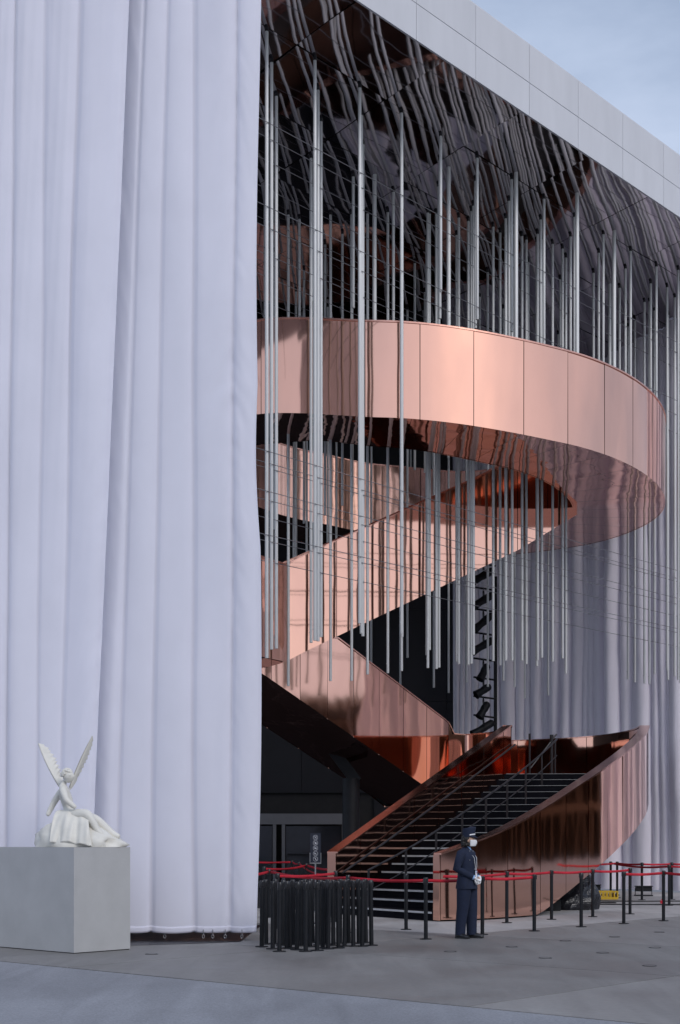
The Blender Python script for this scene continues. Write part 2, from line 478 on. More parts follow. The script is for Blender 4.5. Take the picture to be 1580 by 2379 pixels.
def panels(parent, name, dp, ns, off, thick, plen, m, z_in=0.0, sub=0.14, phase=0.0, seamtilt=0.004):
    """vertical sheet panels along a path; off = signed offset of visible face to the left of travel"""
    Ltot = dp[-1][4]; s = 0.0 - phase * plen; sg = 1 if off > 0 else -1
    while s < Ltot - 0.05:
        s0 = max(0.0, s) + GAP; s1 = min(Ltot, s + plen) - GAP; s += plen
        if s1 - s0 < 0.04: continue
        n = max(2, int((s1 - s0) / sub)); fb = []; ft = []; bb = []; bt = []
        tl = random.uniform(-seamtilt, seamtilt); tz = random.uniform(-seamtilt, seamtilt)
        for k in range(n + 1):
            t = k / n
            p, nn = at(dp, ns, s0 + (s1 - s0) * t)
            e = tl * (t - 0.5) * (s1 - s0)
            q = Vector((p[0], p[1])) + nn * (off + e * sg)
            q2 = q - nn * (sg * thick)
            qt = q + nn * (tz * (p[3] - p[2]))
            fb.append((q.x, q.y, p[2] + z_in)); ft.append((qt.x, qt.y, p[3]))
            bb.append((q2.x, q2.y, p[2] + z_in)); bt.append((q2.x, q2.y, p[3]))
        mb = MB()
        if sg > 0: mb.grid([fb[::-1], ft[::-1]], True)
        else: mb.grid([fb, ft], True)
        mb.grid([fb, bb], False); mb.grid([bt, ft], False)
        mb.quad(fb[0], ft[0], bt[0], bb[0]); mb.quad(fb[-1], bb[-1], bt[-1], ft[-1])
        mb.build(name, m, parent)
def strip(parent, name, dp, ns, prof, m, plen=None, smooth=True):
    """extrude a closed profile [(off, dz from top)] along the path top, in lengths"""
    Ltot = dp[-1][4]; s = 0.0; plen = plen or Ltot
    while s < Ltot - 0.03:
        s0 = s + (0.002 if plen < Ltot else 0); s1 = min(Ltot, s + plen) - (0.002 if plen < Ltot else 0); s += plen
        n = max(1, int((s1 - s0) / 0.2)); rows = []
        for k in range(n + 1):
            p, nn = at(dp, ns, s0 + (s1 - s0) * k / n)
            rows.append([(p[0] + nn.x * a, p[1] + nn.y * a, (p[3] if b >= -0.5 else p[2] - 1) + (b if b >= -0.5 else b + 1)) for a, b in prof])
        mb = MB(); mb.grid(rows, False, True); mb.poly(rows[0][::-1]); mb.poly(rows[-1])
        mb.build(name, m, parent)
def core(parent, name, dp, ns, half, m, zoff=0.02):
    mb = MB()
    rows = [[], [], [], []]
    for p, nn in zip(dp, ns):
        for r, (sgn, zz) in zip(rows, ((1, p[2] + zoff), (1, p[3] - 0.01), (-1, p[3] - 0.01), (-1, p[2] + zoff))):
            r.append((p[0] + nn.x * half * sgn, p[1] + nn.y * half * sgn, zz))
    mb.grid(rows + [rows[0]], False)
    mb.build(name, m, parent)
COPE = [(-0.125, 0.0), (-0.125, 0.035), (0.125, 0.035), (0.125, 0.0)]
def guard(parent, path, plen=1.1, inner=True, outer=1, phase=0.0, deck_h=0.85, lin=M_COPPER):
    """one parapet: outer sheet (full height), dark core, inner sheet (above deck) and coping. outer=+1: outside is left of travel"""
    dp = densify(path); ns = normals(dp)
    panels(parent, 'copper_panel', dp, ns, 0.1 * outer, 0.03, plen, M_COPPER, phase=phase)
    core(parent, 'guard_core', dp, ns, 0.065, M_CORE)
    if inner:
        panels(parent, 'inner_copper_panel', dp, ns, -0.1 * outer, 0.03, plen, lin, z_in=deck_h, phase=phase)
    strip(parent, 'shadow_gap', dp, ns, [(-0.085, -0.03), (-0.085, -0.0), (0.085, -0.0), (0.085, -0.03)], M_CORE)
    strip(parent, 'coping', dp, ns, COPE, M_COPE, plen * 2)
    return dp, ns
def under(parent, name, left, right, m, plen, z=0.0, use=2):
    """underside sheets between two edges sampled at the same parameter"""
    n = len(left); tot = sum(math.hypot(left[k + 1][0] - left[k][0], left[k + 1][1] - left[k][1]) for k in range(n - 1))
    step = max(1, int(round(n * plen / max(tot, 0.1)))); k = 0
    while k < n - 1:
        e = min(n - 1, k + step)
        mb = MB(); rows = []
        for q in range(k, e + 1):
            a = Vector((left[q][0], left[q][1], left[q][use] + z)); b = Vector((right[q][0], right[q][1], right[q][use] + z))
            if q == k: dirv = Vector((left[q + 1][0] - left[q][0], left[q + 1][1] - left[q][1], 0)).normalized() * 0.005
            elif q == e: dirv = -Vector((left[q][0] - left[q - 1][0], left[q][1] - left[q - 1][1], 0)).normalized() * 0.005
            else: dirv = Vector((0, 0, 0))
            rows.append([a.lerp(b, t / 4) + dirv for t in range(5)])
        mb.grid(rows, True)
        mb.build(name, m, parent)
        k = e
def interp(tab, x):
    for k in range(len(tab) - 1):
        if tab[k][0] <= x <= tab[k + 1][0]:
            t = (x - tab[k][0]) / (tab[k + 1][0] - tab[k][0]); t = t * t * (3 - 2 * t) * 0.5 + t * 0.5
            return tab[k][1] + (tab[k + 1][1] - tab[k][1]) * t
    return tab[0][1] if x < tab[0][0] else tab[-1][1]

# ------------------------------------------------------------------ the ring walkway
RC = Vector((1.3, 37.9)); RO, RI = 7.1, 4.95; RH = 2.06
ZT = [(-180, 11.5), (-115, 10.94), (-94, 10.67), (-61, 10.40), (-13, 10.15), (26, 10.2), (55, 10.32), (90, 10.72), (115, 10.98), (180, 11.5)]
def ring_pt(r, a):
    z = interp(ZT, ((a + 180) % 360) - 180)
    return (RC.x + r * math.cos(R(a)), RC.y + r * math.sin(R(a)), z, z + RH)
ring = empty('ring_walkway', (RC.x, RC.y, 10.2), 'large polished copper ring walkway hanging high under the canopy', 'walkway')
outer = [ring_pt(RO, a) for a in range(-178, 184, 2)]
dpo, nso = guard(ring, outer, plen=2 * math.pi * RO / 38, outer=-1, phase=0.35)
inner_arc = [ring_pt(RI, a) for a in range(24, 352, 2)]
dpi, nsi = guard(ring, inner_arc, plen=2 * math.pi * RI / 26, outer=1, phase=0.2)
lo = [ring_pt(RO + 0.072, a) for a in range(-178, 184, 2)]; li = [ring_pt(RI - 0.072, a) for a in range(-178, 184, 2)]
under(ring, 'underside_panel', lo, li, M_COPPER_U, 2 * math.pi * RO / 38, z=0.006)
dk = MB(); dk.grid([[(p[0], p[1], p[2] + 0.85) for p in lo], [(p[0], p[1], p[2] + 0.85) for p in li]], False); dk.build('deck', M_DECK, ring)
for a in (-95, -79, -63, -44, -22, 5, 40, 75, 110, 145, 180, 215, 240):
    p = ring_pt(6.02, a); n_, d_ = to_site(p)
    if n_ < 0.2: continue
    mb = MB(); mb.tube([(p[0], p[1], p[2] + 0.8), (p[0], p[1], soffit_z(n_) + 0.02)], 0.047, 12); mb.build('hanger', M_TUBE, ring)

# ------------------------------------------------------------------ upper flight (A): rises to the right and joins the ring
A0 = Vector((-1.32, 33.5)); A1 = Vector((6.12, 37.0)); AD = (A1 - A0).normalized(); AL = (A1 - A0).length
AN = Vector((-AD.y, AD.x)); AWID = 2.0
def a_zb(s):
    return interp([(-9, 5.70), (-0.1, 5.71), (0.1, 5.76), (6.43, 8.86), (AL, 9.98), (AL + 3, 10.2)], s) if s < 0.1 else (5.74 + (8.9 - 5.74) * s / 6.43 if s < 6.43 else 8.9 + (9.98 - 8.9) * (s - 6.43) / (AL - 6.43))
def a_h(s): return 2.28 if s > 0.1 else 2.26
upper = empty('upper_flight', (A0.x, A0.y, 5.7), 'polished copper stair flight climbing right from the landing to the ring', 'staircase')
near = [(-2.9, 30.9, 5.7, 7.96), (-2.35, 31.55, 5.7, 7.96), (-1.87, 32.4, 5.7, 7.96), (A0.x, A0.y, 5.72, 7.98)]
for k in range(1, 15):
    s = AL * k / 14; p = A0 + AD * s; near.append((p.x, p.y, a_zb(s), a_zb(s) + a_h(s)))
guard(upper, near, plen=1.27, outer=-1, phase=0.55)
far = []
F_END = 7.0
for k in range(0, 15):
    s = 0.2 + (F_END) * k / 14; p = A0 + AD * s + AN * AWID; far.append((p.x, p.y, a_zb(s), a_zb(s) + a_h(s) + 0.04))
guard(upper, far, plen=1.27, outer=1)
ln_ = [(A0.x + AD.x * AL * k / 20, A0.y + AD.y * AL * k / 20, a_zb(AL * k / 20)) for k in range(21)]
rn_ = [(p[0] + AN.x * AWID, p[1] + AN.y * AWID, p[2]) for p in ln_]
under(upper, 'underside_panel', [(p[0] - AN.x * 0.07, p[1] - AN.y * 0.07, p[2]) for p in ln_], [(p[0] + AN.x * 0.07, p[1] + AN.y * 0.07, p[2]) for p in rn_], M_COPPER_U, 1.27, z=0.006)
dk = MB(); dk.grid([[(p[0], p[1], p[2] + 0.85) for p in ln_], [(p[0], p[1], p[2] + 0.85) for p in rn_]], False); dk.build('deck', M_DECK, upper)
# landing at the left turn
land = [(-2.9, 30.9), (-2.35, 31.55), (-1.87, 32.4), (A0.x, A0.y), (A0.x + AN.x * AWID, A0.y + AN.y * AWID), (-3.7, 36.2), (-5.2, 34.8), (-5.0, 32.2), (-4.2, 31.0)]
mb = MB(); mb.poly([(p[0], p[1], 5.712) for p in land[::-1]]); mb.build('landing_underside', M_COPPER_U, upper)
mb = MB(); mb.poly([(p[0], p[1], 6.56) for p in land]); mb.build('landing_deck', M_DECK, upper)
guard(upper, [(*p, 5.7, 7.96) for p in catmull([(-2.9, 30.9), (-4.0, 30.7), (-5.1, 32.0), (-5.4, 34.2), (-4.6, 36.0)], 6)], plen=1.27, outer=1)

# ------------------------------------------------------------------ middle flight (B): from the lower landing back up to the left
B0 = Vector((3.0, 40.0)); BD = Vector((-0.662, -0.748)); BN = Vector((-0.748, 0.662)); BW = 2.2
def b_zb(t): return 2.55 if t < 0 else min(5.68, 2.55 + 0.401 * t)
middle = empty('middle_flight', (B0.x, B0.y, 0), 'mirrored copper stair flight rising left from the lower landing', 'staircase')
bn = []
for k in range(0, 16):
    t = 7.9 * k / 15; p = B0 + BD * t; zt = b_zb(t) + 2.24
    rel = p - A0; s_ = rel.dot(AD); lat = rel.dot(AN)
    if -2 < s_ and 0.0 < lat: zt = min(zt, a_zb(max(s_, -1)) - 0.03) if s_ < 2.0 else zt
    bn.append((p.x, p.y, b_zb(t), max(zt, b_zb(t) + 0.05)))
# inner turn of the landing: from the end of the lower stair's left guard round to B
turn = catmull([(4.35, 36.9), (4.42, 38.0), (4.25, 39.3), (3.65, 40.05), (3.0, 40.0)], 8)
turn4 = [(p[0], p[1], 2.5, 4.47 + 0.30 * max(0, (k / len(turn)) - 0.8)) for k, p in enumerate(turn)]
guard(middle, turn4[:-1] + bn, plen=1.02, outer=1, inner=True)
bf = [( (B0 + BD * (8.2 * k / 14) + BN * BW).x, (B0 + BD * (8.2 * k / 14) + BN * BW).y, b_zb(8.2 * k / 14), b_zb(8.2 * k / 14) + 2.24) for k in range(15)]
lb = [((B0 + BD * (7.9 * k / 20)).x, (B0 + BD * (7.9 * k / 20)).y, b_zb(7.9 * k / 20)) for k in range(21)]
rb = [(p[0] + BN.x * BW, p[1] + BN.y * BW, p[2]) for p in lb]
under(middle, 'underside_panel', [(p[0] + BN.x * 0.07, p[1] + BN.y * 0.07, p[2]) for p in rb], [(p[0] - BN.x * 0.07, p[1] - BN.y * 0.07, p[2]) for p in lb], M_COPPER_U, 1.4, z=0.006)
dk = MB(); dk.grid([[(p[0], p[1], p[2] + 0.85) for p in lb], [(p[0], p[1], p[2] + 0.85) for p in rb]], False); dk.build('deck', M_DECK, middle)
mb = MB(); mb.tube([(0.3, 38.7, 0), (0.3, 38.7, 3.2)], 0.24, 18); mb.box((0.12, 38.7, 3.55), (0.3, 0.3, 1.1), (Vector((0.8, 0, 0.6)), Vector((0, 1, 0)), Vector((-0.6, 0, 0.8)))); mb.build('support_column', M_BLACK, middle)

# ------------------------------------------------------------------ entrance stair (C)
NST = 19; LZ = 3.22; RISE = LZ / NST
CI0 = Vector((-0.16, 29.4)); CI1 = Vector((4.35, 36.9))
outc = catmull([(1.83, 26.68), (2.85, 27.35), (3.85, 28.5), (4.9, 30.1), (5.85, 31.7), (6.75, 33.5), (7.5, 35.4), (7.93, 36.95)], 12)
acc = [0.0]
for k in range(1, len(outc)): acc.append(acc[-1] + math.dist(outc[k], outc[k - 1]))
def outer_at(f):
    s = f * acc[-1]
    for k in range(1, len(acc)):
        if acc[k] >= s - 1e-9:
            t = (s - acc[k - 1]) / (acc[k] - acc[k - 1]); return V2(outc[k - 1]).lerp(V2(outc[k]), t)
    return V2(outc[-1])
def inner_at(f): return CI0.lerp(CI1, f)
stair = empty('entrance_staircase', (1, 28, 0), 'wide black stepped entrance stair between curved copper walls', 'staircase')
for i in range(NST):
    f0 = i / NST; f1 = (i + 1) / NST if i < NST - 1 else 1.0
    a, b = inner_at(f0), outer_at(f0); c, d_ = outer_at(f1), inner_at(f1)
    ztop = (i + 1) * RISE
    fw = (d_ - a).normalized() * 0.03
    mb = MB(); mb.prism([tuple(a), tuple(b), tuple(c + fw), tuple(d_ + fw)], max(0.0, ztop - 0.45), ztop - 0.002); mb.build('step', M_STEP, stair)
    e = (b - a).normalized(); pn = Vector((e.y, -e.x)) * -1
    if pn.dot(d_ - a) > 0: pn = -pn
    mb = MB(); q0 = a + e * 0.16 + pn * 0.014; q1 = b - e * 0.16 + pn * 0.014
    mb.prism([tuple(q0), tuple(q1), tuple(q1 - pn * 0.016), tuple(q0 - pn * 0.016)], ztop - (0.034 if i < 8 else max(0.004, 0.026 - 0.008 * (i - 7))), ztop + 0.002); mb.build('nosing', M_NOSE, stair)
# outer curved wall, round the landing and on behind the middle flight
wall_c = []
NW = 44
for k in range(NW + 1):
    f = k / NW; p = outer_at(f); z = f * LZ
    lift = 0.17 * math.sin(math.pi * f ** 1.3) if f < 1 else 0
    wall_c.append((p.x, p.y, max(0.03, z - 0.80 + 0.06 * f + lift * 0.8), z + 1.25 + lift))
back = catmull([(7.93, 36.95), (7.98, 38.6), (7.45, 40.5), (6.2, 42.0), (4.6, 42.7), (2.9, 42.45), (1.35, 41.46)], 8)[1:]
lc = [(p[0], p[1], 2.48, 4.47) for p in back]
guard(stair, wall_c + lc, plen=1.22, outer=-1, phase=0.6)
guard(middle, [(1.35, 41.46, 2.5, 4.5)] + bf[1:], plen=1.22, outer=-1)
# inner wall of the stair
wi = []
for k in range(NW + 1):
    f = k / NW; p = inner_at(f); z = f * LZ; wi.append((p.x, p.y, max(0.03, z - 0.75), z + 1.25))
guard(stair, wi, plen=1.22, outer=1, phase=0.2, deck_h=0.0)
# end posts of both walls
for P, dv in ((outer_at(0), outer_at(0.02) - outer_at(0)), (inner_at(0), CI1 - CI0)):
    dv = dv.normalized(); nv = Vector((-dv.y, dv.x))
    mb = MB(); mb.prism([tuple(P - dv * 0.03 + nv * 0.1), tuple(P - dv * 0.03 - nv * 0.1), tuple(P - dv * 0.004 - nv * 0.1), tuple(P - dv * 0.004 + nv * 0.1)], 0.02, 1.25)
    mb.build('wall_end_plate', M_COPPER, stair)
# landing slab and underside of the stair
landc = [tuple(CI1)] + [tuple(outc[-1])] + [(p[0], p[1]) for p in back] + [(3.0, 40.0), (3.65, 40.05), (4.25, 39.3), (4.42, 38.0)]
mb = MB(); mb.poly([(p[0], p[1], LZ) for p in landc]); mb.build('landing_deck', M_STEP, stair)
mb = MB(); mb.poly([(p[0], p[1], 2.52) for p in landc[::-1]]); mb.build('landing_underside', M_COPPER_U, stair)
mb = MB()
rows = []
for k in range(NW + 1):
    f = k / NW; a, b = inner_at(f), outer_at(f); rows.append([(a.x, a.y, max(0.02, f * LZ - 0.72)), (b.x, b.y, max(0.02, f * LZ - 0.72))])
mb.grid(rows, True); mb.build('stair_underside', M_CORE, stair)
# handrails
def rail(fr, h0, name, f0=0.0, f1=1.0, r=0.024, posts=0, m=M_BLACKG, ext=True):
    pts = []
    for k in range(25):
        f = f0 + (f1 - f0) * k / 24; a, b = inner_at(f), outer_at(f); p = a.lerp(b, fr)
        pts.append((p.x, p.y, f * LZ + h0))
    mb = MB(); mb.tube(pts, r, 8); ho = mb.build(name, m, stair)
    for k in range(posts):
        f = f0 + (f1 - f0) * (k + 0.02) / max(1, posts - 1) * 0.98; a, b = inner_at(f), outer_at(f); p = a.lerp(b, fr)
        mb = MB(); mb.tube([(p.x, p.y, f * LZ), (p.x, p.y, f * LZ + h0)], 0.024, 8); mb.build('rail_post', m, stair)
rail(0.055, 0.78, 'wall_handrail', 0.02, 1.0)
rail(0.36, 0.92, 'centre_handrail', 0.0, 1.0, posts=9)
rail(0.36, 0.5, 'centre_handrail', 0.0, 1.0, r=0.014)
rail(0.955, 0.95, 'wall_handrail', 0.02, 1.0)
mb = MB(); mb.tube([(5.1, 38.2, LZ), (5.1, 38.2, LZ + 1.16)], 0.03, 8); mb.tube([(5.75, 38.6, LZ), (5.75, 38.6, LZ + 1.16)], 0.05, 8); mb.tube([(5.1, 38.2, LZ + 0.2), (5.9, 38.7, LZ + 1.18)], 0.025, 8)
mb.build('landing_rail', M_BLACKG, stair)

# ------------------------------------------------------------------ hanging tubes and their bracing cables
def tube_bottom(p, n, d):
    r = (p - RC).length
    if RI - 0.22 < r < RO + 0.22:
        a = math.degrees(math.atan2(p.y - RC.y, p.x - RC.x)); z = interp(ZT, a)
        return z + RH + 0.45 + random.uniform(-0.12, 0.35), 'ring'
    rel = p - A0; s = rel.dot(AD); lat = rel.dot(AN)
    if -0.4 < s < AL + 0.3 and -0.25 < lat < AWID + 0.3:
        return a_zb(s) + 0.85 + 2.15 + random.uniform(0, 0.3), 'flight'
    rel = p - B0; t = rel.dot(BD); lat = rel.dot(BN)
    if -0.6 < t < 11 and -0.3 < lat < BW + 0.3:
        return b_zb(t) + 0.85 + 2.2 + random.uniform(0, 0.4), 'flight'
    return min(5.95, 5.27 + 0.26 * max(d, -0.8)) + random.uniform(-0.16, 0.16), 'hole'
ROWS = [(1.64, 0.535), (2.2, 1.235), (2.84, 0.69), (3.67, 0.10), (4.6, 0.945), (5.5, 0.3), (6.2, 0.46), (7.3, 1.0), (8.4, 0.2), (9.6, 0.8), (10.9, 0.35)]
tmesh = {}
def tube_obj(x, y, zb, zt, rad, label, group):
    mb = MB()
    mb.tube([(x, y, zb), (x, y, zb + 0.004), (x, y, zt - 0.08)], [rad * 0.93, rad, rad], 12)
    t = mb.build('hanging_tube', M_TUBE)
    tag(t, label, 'tube', group)
    c = MB(); c.tube([(x, y, zt - 0.085), (x, y, zt - 0.0)], rad * 1.14, 12); c.build('socket', M_BLACKG, t)
    for zz in (zb + 0.22, zb + 2.3):
        if zz < zt - 1:
            c = MB(); c.ell((x - rad * 0.9, y - rad * 0.6, zz), (0.014, 0.014, 0.014), 6, 4); c.build('cable_stud', M_STEEL, t)
    return t
ordn = ['first', 'second', 'third', 'fourth']
def inside_curtain(p):
    return p.y < min(45.6, 40.6 + max(0, 9.75 - p.x) * 1.1 - max(0, p.x - 9.75) * 0.6)
cnt = 0
for ri, (nn, ph) in enumerate(ROWS):
    for k in range(-3, 17):
        d = ph + 1.335 * k - 0.0
        if ri == 0: d = -0.8 + 1.335 * (k + 0)
        if d < -1.0 - (nn - 1.6) * 0.3 : continue
        if d > 18.5: continue
        jn = nn + (0 if ri < 3 else random.uniform(-0.18, 0.18)); jd = d + (0 if ri < 3 else random.uniform(-0.15, 0.15))
        if ri >= 3 and random.random() < 0.28: continue
        p = site(jn, jd)
        u = 790 + 3300 * p.x / p.y
        if u < 596 or u > 1720 or not inside_curtain(p): continue
        zb, where = tube_bottom(p, jn, jd)
        zt = soffit_z(jn) + soffit_wave(jn, jd) + 0.02
        rad = 0.034 if ri < 4 else 0.031
        if ri == 0 and where == 'hole' and 0 <= k < 4:
            label = '%s long grey tube from the white curtain in the front row of tubes' % ordn[k]; grp = 'grey hanging tubes'
        elif where == 'ring':
            label = 'short pale grey tube ending just above the copper ring walkway'; grp = 'short tubes above the ring'
        elif where == 'flight':
            label = 'grey tube cut short above the upper copper stair flights'; grp = 'tubes above the flights'
        elif nn < 3.2:
            label = 'long pale grey tube hanging down in front of the copper stair flights'; grp = 'long tubes before the flights'
        else:
            label = 'slim grey tube hanging deep in the dark back of the recess'; grp = 'tubes at the back of the recess'
        tube_obj(p.x, p.y, zb, zt, rad, label, grp); cnt += 1
# extra long tubes standing between ring opening and upper flight, and a few before the rear curtain
extra = [(670, 33.0, 1594), (768, 33.15, 1582), (817, 33.25, 1582), (854, 33.3, 1567), (901, 33.35, 1564), (933, 33.4, 1559), (994, 33.6, 1552), (1014, 33.7, 1554), (1020, 33.9, 1551),
         (1066, 34.0, 1543), (1088, 34.2, 1545), (1095, 33.8, 1542), (1146, 34.6, 1536), (1162, 34.9, 1546), (1175, 34.3, 1535), (1190, 34.6, 1535), (1213, 35.2, 1535),
         (1223, 35.4, 1543), (1249, 35.2, 1534), (1259, 35.5, 1528), (1284, 35.8, 1537), (1307, 36.1, 1530)]
for (u, Y, v) in extra:
    x = (u - 790) / 3300 * Y; z = EYE + (1949 - v) / 3300 * Y
    n_, d_ = to_site((x, Y))
    tube_obj(x, Y, z, soffit_z(n_) + soffit_wave(n_, d_) + 0.02, 0.033, 'long pale grey tube hanging through the opening of the copper ring', 'long tubes through the ring')
for (u, Y, v) in [(1459, 41.0, 1578), (1509, 39.6, 1590), (1521, 40.2, 1566), (1550, 38.9, 1557), (1576, 38.0, 1579), (1596, 38.0, 1560)]:
    x = (u - 790) / 3300 * Y; z = EYE + (1949 - v) / 3300 * Y
    n_, d_ = to_site((x, Y))
    tube_obj(x, Y, z, soffit_z(n_) + 0.03, 0.033, 'slim grey tube hanging right in front of the rear curtain', 'tubes before the rear curtain')
ORD = ['first', 'second', 'third', 'fourth', 'fifth', 'sixth', 'seventh', 'eighth', 'ninth', 'tenth', 'eleventh', 'twelfth', 'thirteenth', 'fourteenth', 'fifteenth', 'sixteenth', 'seventeenth',
       'eighteenth', 'nineteenth', 'twentieth', 'twenty-first', 'twenty-second', 'twenty-third', 'twenty-fourth', 'twenty-fifth', 'twenty-sixth', 'twenty-seventh', 'twenty-eighth', 'twenty-ninth', 'thirtieth'] + ['thirty-' + q for q in ('first', 'second', 'third', 'fourth', 'fifth', 'sixth', 'seventh', 'eighth', 'ninth')] + ['fortieth'] + ['forty-' + q for q in ('first', 'second', 'third', 'fourth', 'fifth', 'sixth', 'seventh', 'eighth', 'ninth')] + ['last'] * 30
WORDS = {'short tubes above the ring': '%s from the left of the short grey tubes ending above the copper ring', 'tubes above the flights': '%s from the left of the tubes cut short above the copper flights',
         'long tubes before the flights': '%s from the left of the long tubes in front of the copper flights', 'tubes at the back of the recess': '%s from the left of the slim tubes deep in the dark recess',
         'long tubes through the ring': '%s from the left of the long tubes hanging through the ring opening', 'tubes before the rear curtain': '%s from the left of the slim tubes before the rear curtain'}
for grp, wd in WORDS.items():
    mem = [o_ for o_ in col.objects if o_.get('group') == grp]
    mem.sort(key=lambda o_: o_.data.vertices[0].co.x / o_.data.vertices[0].co.y)
    for k, o_ in enumerate(mem): o_['label'] = wd % ORD[k]
# bracing cables
for ri, (nn, ph) in enumerate(ROWS):
    hs = [13.3, 15.0] if 2.85 < nn else [7.2, 8.0, 8.9, 13.3, 15.0]
    if nn > 7.5: hs = [8.2, 13.4, 14.6]
    for h in hs:
        h2 = h + random.uniform(-0.12, 0.12)
        dend = 18.5 if nn < 3 else 13.6 if nn < 5 else 10.5
        a = site(nn - 0.045, -1.4 - 0.2 * nn); b = site(nn - 0.045, dend)
        # low cables stop short of the ring's own depth where they would run into it
        mb = MB(); pts = [(a.x + (b.x - a.x) * t / 8, a.y + (b.y - a.y) * t / 8, h2 - 0.03 * math.sin(math.pi * t / 8)) for t in range(9)]
        mb.tube(pts, 0.0075, 5)
        tag(mb.build('bracing_cable', M_WIRE), 'thin steel cable strung level from tube to tube', 'cable', 'cables bracing the tubes')

# ------------------------------------------------------------------ curtains
def fold_wave(x, bounds, amp, power=0.8):
    for k in range(len(bounds) - 1):
        a, b = bounds[k], bounds[k + 1]
        if a <= x <= b and b > a:
            t = (x - a) / (b - a)
            t = t ** 0.85
            return amp * (b - a) * max(0.0, 1 - (2 * t - 1) ** 2) ** power
    return 0.0
YC = 21.55
def U2X(u, Y=YC): return (u - 790) / 3300 * Y
def curtain_left(name, label, ftop, fbot, fine, ybase, zbot, seams, edge_r=None, tuck=False):
    """fold edges at top and bottom given as positions along the front; fine = extra folds that die out downward"""
    ZTOP = 16.6; NZ = 260
    root = empty(name, (U2X((fbot[0] + fbot[-1]) / 2), YC, 0), label, 'curtain', 'white front curtain')
    cols = []
    nk = len(ftop)
    rows = []; hem = []
    def row(z, off=0.0):
        h = (z - zbot) / (14.2 - zbot); h = min(max(h, 0), 1.12)
        bd = []
        for k in range(nk):
            u = fbot[k] + (ftop[k] - fbot[k]) * (h ** 1.15)
            u += 5 * noise.noise(Vector((k * 3.7, z * 0.22, 1.3)))
            bd.append(u)
        if edge_r: bd[-1] += edge_r(z)
        for k in range(1, nk): bd[k] = max(bd[k], bd[k - 1] + 3)
        r = []
        SUB = 13
        us = []
        for k in range(nk - 1):
            for q in range(SUB if k < nk - 2 else SUB + 1): us.append(bd[k] + (bd[k + 1] - bd[k]) * q / SUB)
        for u in us:
            x = U2X(u)
            y = ybase - fold_wave(x, [U2X(b) for b in bd], 0.23, 0.5) * (0.8 + 0.5 * noise.noise(Vector((x * 1.7, z * 0.12, 6.1))))
            if fine:
                fb = [bd[0] + (bd[-1] - bd[0]) * q / fine for q in range(fine + 1)]
                y -= fold_wave(x, [U2X(b + 8 * noise.noise(Vector((i * 2.2, z * 0.15, 9)))) for i, b in enumerate(fb)], 0.16, 0.7) * max(0, (h - 0.3)) ** 1.0
            y += 0.035 * noise.noise(Vector((x * 1.2, z * 0.35, 4.4)))
            if tuck: y += 0.34 * max(0.0, 1 - (u - bd[0]) / 62) ** 1.4
            # gathers along stitched seams
            for sk in seams:
                dx = (u - bd[sk]) / 3300 * YC
                wgt = math.exp(-abs(dx) / 0.2)
                amt = 0.5 + 0.5 * noise.noise(Vector((z * 0.5, sk * 7.0, 2.0)))
                y += wgt * 0.05 * amt * (0.4 + 1.2 * abs(noise.noise(Vector((z * 0.8, sk, 8.8))))) * noise.noise(Vector((dx * 3.0, z * 2.0 + abs(dx) * 8.0 + 2.0 * noise.noise(Vector((z * 0.7, 0.0, sk))), sk * 5.0))) * 1.6
                y += wgt * 0.014 * noise.noise(Vector((dx * 5.0, z * 9 + abs(dx) * 14.0, sk * 3.0)))
            # lower edge sways
            y -= off
            zz = z
            if z <= zbot + 0.12:
                zz = z - 0.02 * fold_wave(x, [U2X(b) for b in bd], 1.2, 0.6) + 0.012 * noise.noise(Vector((x * 3, 0, 0)))
            r.append((x, y, zz))
        return r
    zs = [zbot + (ZTOP - zbot) * k / NZ for k in range(NZ + 1)]
    mb = MB(); rr = [row(z) for z in zs]
    mb.grid([r for r in rr], True)
    o = mb.build('cloth', M_CURT, root)
    
    hz = [zbot - 0.004 + 0.1 * k / 3 for k in range(4)]
    mb = MB(); mb.grid([row(z, 0.008) for z in hz], True); h = mb.build('hem', M_CURT, root)
    hm = h.modifiers.new('thickness', 'SOLIDIFY'); hm.thickness = 0.004
    return root
edge = lambda z: 6 * math.sin((z - 1.0) * 0.45) + (-7 if 6 < z < 8.5 else 0) * math.sin((z - 6) / 2.5 * math.pi)
cl = curtain_left('front_curtain', 'tall white draped curtain strip running behind the statue at the left edge',
     [-420, -340, -250, -170, -90, -20, 40, 110, 185, 302], [-560, -450, -360, -260, -170, -90, 12, 84, 137, 213], 36, YC - 0.06, 0.1, [9])
cr = curtain_left('front_curtain', 'tall white draped curtain strip whose edge borders the copper walkway',
     [278, 330, 385, 447, 548, 604], [182, 262, 344, 446, 532, 597], 0, YC + 0.2, 0.13, [4, 0], edge, True)
for k, u in enumerate((381, 471, 493, 522, 561)):
    mb = MB(); x = U2X(u) ; y = YC + 0.1
    mb.tube([(x, y, 0.17), (x + 0.004, y, 0.09)], 0.006, 6)
    ringp = [(x + 0.018 * math.cos(t * math.pi / 5), y + 0.004, 0.062 + 0.028 * math.sin(t * math.pi / 5)) for t in range(11)]
    mb.tube(ringp, 0.005, 6, False); mb.build('hook', M_STEEL, cr)
mb = MB(); mb.box((U2X(170), YC + 0.1, 16.68), (8.2, 0.3, 0.16)); mb.build('curtain_rail', M_FASC, cr)

